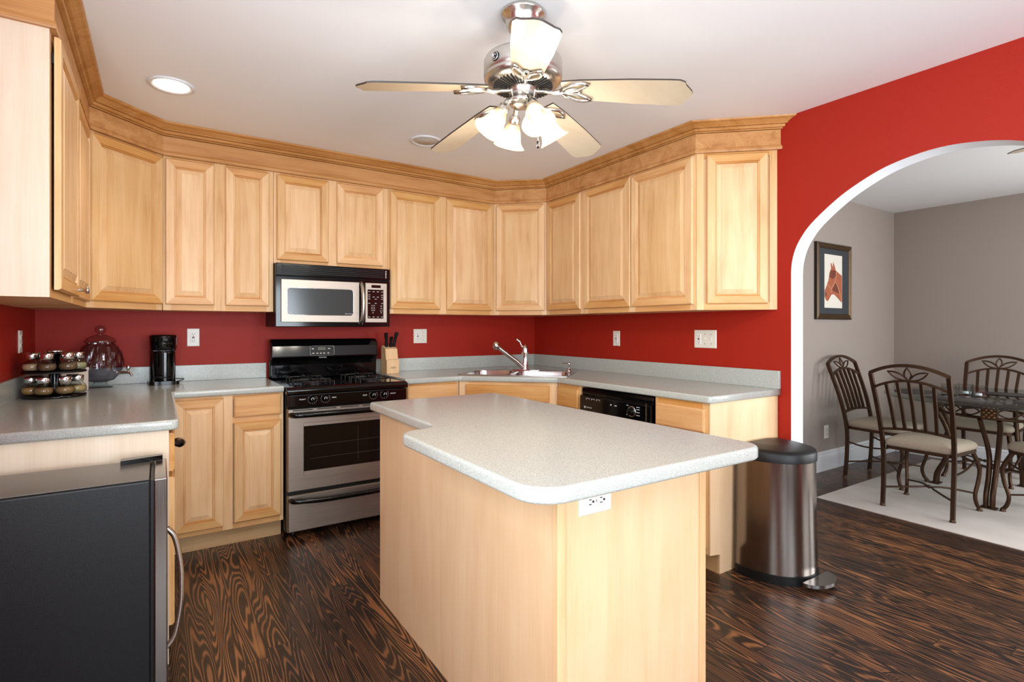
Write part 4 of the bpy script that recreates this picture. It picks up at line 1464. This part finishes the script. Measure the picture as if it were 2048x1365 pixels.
c1 = make_chair('bronze metal dining chair nearest the camera, its slatted back turned to us', (4.478, 1.535, RZ), 0)
for lab, loc, rz in [('bronze dining chair against the taupe wall below the horse picture', (5.01, 2.02, RZ), R(-92)),
                     ('bronze dining chair on the far side of the glass table', (5.74, 1.58, RZ), R(180)),
                     ('bronze dining chair cut by right picture edge, only seat and front legs showing', (4.89, .94, RZ), R(60))]:
    c = copy_tree(c1)
    c['label'] = lab
    c.location = loc
    c.rotation_euler = (0, 0, rz)
TCX, TCY = 5.25, 1.31
tb = thing('dining_table', 'round glass topped dining table on curved bronze legs', 'table', (TCX, TCY, RZ))
mesh_obj('glass_top', MB().lathe([(0, .722), (.753, .722), (.76, .7255), (.76, .7305), (.753, .734), (0, .734)], 72), TABLEGLASS, tb)
mesh_obj('apron_ring', MB().tube([(.43 * math.cos(a_), .43 * math.sin(a_), .705) for a_ in [2 * PI * q / 48 for q in range(48)]], .009, 6, True).tube([(.43 * math.cos(a_), .43 * math.sin(a_), .62) for a_ in [2 * PI * q / 48 for q in range(48)]], .011, 6, True), BRONZE, tb)
sc = MB()
for q in range(8):
    a0 = q * PI / 4 + R(14)
    a1 = (q + 1) * PI / 4 - R(14) if q % 2 else a0 + R(30)
    P = []
    for i in range(13):
        u = i / 12
        a_ = q * PI / 4 + R(6) + u * (PI / 4 - R(12))
        P.append((.43 * math.cos(a_), .43 * math.sin(a_), .6625 + .03 * math.sin(2 * PI * u)))
    sc.tube(P, .005, 6)
    P2 = [(x, y, 1.325 - z) for x, y, z in P]
    sc.tube(P2, .005, 6)
mesh_obj('apron_scrolls', sc, BRONZE, tb)
for q in range(4):
    Tq = TR((0, 0, 0), 0, 0, R(181 + 90 * q))
    bkk = mesh_obj('corner_block', MB().box(.415, .447, -.045, .045, .612, .715, T=Tq), BRONZE, tb, .003)
    fl = MB()
    for i in range(5):
        for j in range(5):
            if (i + j) % 2 == 0:
                fl.lathe([(.008, 0), (.006, .004), (0, .006)], 8, T=Tq @ TR((.4475, (i - 2) * .014, .663 + (j - 2) * .016), 0, R(90)))
    mesh_obj('flower_relief', fl, BRONZEL, bkk)
    for s_ in (-1, 1):
        P = spline([(.43, s_ * .052, .612), (.40, s_ * .05, .56), (.36, s_ * .035, .45), (.345, s_ * .022, .33), (.38, s_ * .018, .2), (.43, s_ * .018, .09), (.44, s_ * .018, .0)], 6)
        mesh_obj('leg', MB().tube([Tq @ p for p in P], .0165, 6, up=(0, 0, 1)), BRONZE, tb)
    mesh_obj('foot_plate', MB().box(.41, .47, -.045, .045, 0, .008, T=Tq), BRONZE, tb)
st_ = MB()
for q in range(2):
    Tq = TR((0, 0, 0), 0, 0, R(181 + 90 * q))
    st_.tube([Tq @ Vector(p) for p in spline([(-.36, 0, .28), (-.15, 0, .2), (0, 0, .19 + .012 * q), (.15, 0, .2), (.36, 0, .28)], 6)], .009, 6)
mesh_obj('cross_brace', st_, BRONZE, tb)

TZ = RZ + .7345
for lab, (x, y) in [('dark oval placemat before the chair nearest the camera', (4.8, 1.5)), ('dark oval placemat at the wall end of glass table', (5.12, 1.86)),
                    ('dark oval placemat on far side of glass table', (5.5, 1.36)), ('dark oval placemat at right end of glass table', (5.05, 1.05))]:
    an = math.atan2(y - TCY, x - TCX)
    pm = mesh_obj('placemat', MB().lathe([(.0, 0), (.17, 0), (.172, .0015), (.17, .003), (0, .003)], 40, T=Matrix.Rotation(an, 4, 'Z') @ Matrix.Diagonal((.75, 1.2, 1, 1))), PLACEMAT, None, 0, loc=(x, y, TZ))
    tag(pm, lab, 'placemat', 'placemats on the glass table')
h0 = None
for lab, (x, y, zz) in [('square glass candle holder, left one on the glass table', (5.08, 1.615, 0)), ('square glass candle holder standing behind the right one', (5.19, 1.545, 0)),
                        ('square glass candle holder, right one nearest the camera', (5.12, 1.445, 0))]:
    if h0 is None:
        h0 = t = thing('candle_holder', lab, 'candle holder', (x, y, TZ + zz), R(20), 'glass candle holders on the table')
        m = MB()
        o_, i_ = .046, .04
        for a, b2, z_ in ((o_, 0, 0),):
            pass
        vs = []
        for r_, z_ in ((o_, 0), (o_, .085), (i_, .085), (i_, .012)):
            vs += [(-r_, -r_, z_), (r_, -r_, z_), (r_, r_, z_), (-r_, r_, z_)]
        fs = [(i * 4 + j, i * 4 + (j + 1) % 4, i * 4 + 4 + (j + 1) % 4, i * 4 + 4 + j) for i in range(3) for j in range(4)] + [(3, 2, 1, 0), (12, 13, 14, 15)]
        m.add(vs, fs)
        mesh_obj('glass_cup', m, GLASS, t)
        mesh_obj('tealight', MB().lathe([(.019, .0125), (.019, .027), (.0, .027)], 20), TRIM, t)
    else:
        t = copy_tree(h0)
        t['label'] = lab
        t.location = (x, y, TZ + zz)

# horse picture
pic = thing('framed_picture', 'framed horse head print on the taupe dining wall', 'picture', (5.055, YD - .0005, 1.67))
PW, PH = .305, .335
fm = MB()
m = MB().loft(-PW, PW, -PH, PH, [(0, -.0), (0, -.022), (.008, -.028), (.016, -.022), (.03, -.026), (.042, -.018), (.046, -.012)], (0, 0), 0)
mesh_obj('frame', m, FRAMEGOLD, pic)
mesh_obj('frame_edge', MB().box(-PW - .003, PW + .003, -.02, -.0, PH, PH + .003).box(-PW - .003, PW + .003, -.02, 0, -PH - .003, -PH).box(-PW - .003, -PW, -.02, 0, -PH, PH).box(PW, PW + .003, -.02, 0, -PH, PH), FRAMEDARK, pic)
mesh_obj('mat_board', MB().box(-PW + .046, PW - .046, -.0135, -.0122, -PH + .046, PH - .046), MATBOARD, pic)
pr_ = mesh_obj('print', MB().box(-.165, .145, -.0148, -.0137, -.235, .24), PAPER, pic)
sx_, sz_ = .31 / 290, .475 / 730     # picture-sketch units


def pp2(pts):
    return [(-.165 + (x - 220) * sx_, .24 - (y - 350) * sz_) for x, y in pts]


head = pp2([(318, 470), (330, 465), (352, 520), (358, 445), (385, 500), (402, 560), (440, 585), (505, 625), (508, 1000), (480, 985), (420, 930), (370, 890), (330, 900), (300, 950), (275, 990), (245, 980), (222, 930), (222, 850), (250, 790), (285, 700), (300, 600), (325, 540)])
T2 = TR((0, 0, 0), R(90))
mesh_obj('horse_head', MB().prism(head, .0149, .0153, T=T2), HORSE1, pr_)
mesh_obj('horse_shading', MB().prism(pp2([(330, 560), (400, 565), (405, 640), (350, 680), (300, 660), (308, 600)]), .0154, .0156, T=T2).prism(pp2([(400, 720), (440, 800), (460, 880), (400, 860), (340, 840), (370, 780)]), .0154, .0156, T=T2).prism(pp2([(230, 880), (250, 870), (255, 920), (238, 930)]), .0154, .0156, T=T2), HORSE2, pr_)
hl = MB()
for a in ([(265, 765), (320, 820), (380, 740), (405, 640), (408, 580)], [(400, 720), (450, 820), (500, 990)], [(322, 820), (335, 870)]):
    q_ = pp2(a)
    hl.tube([(x, -.0157, z) for x, z in q_], .0035, 6)
mesh_obj('halter', hl, HALTER, pr_)
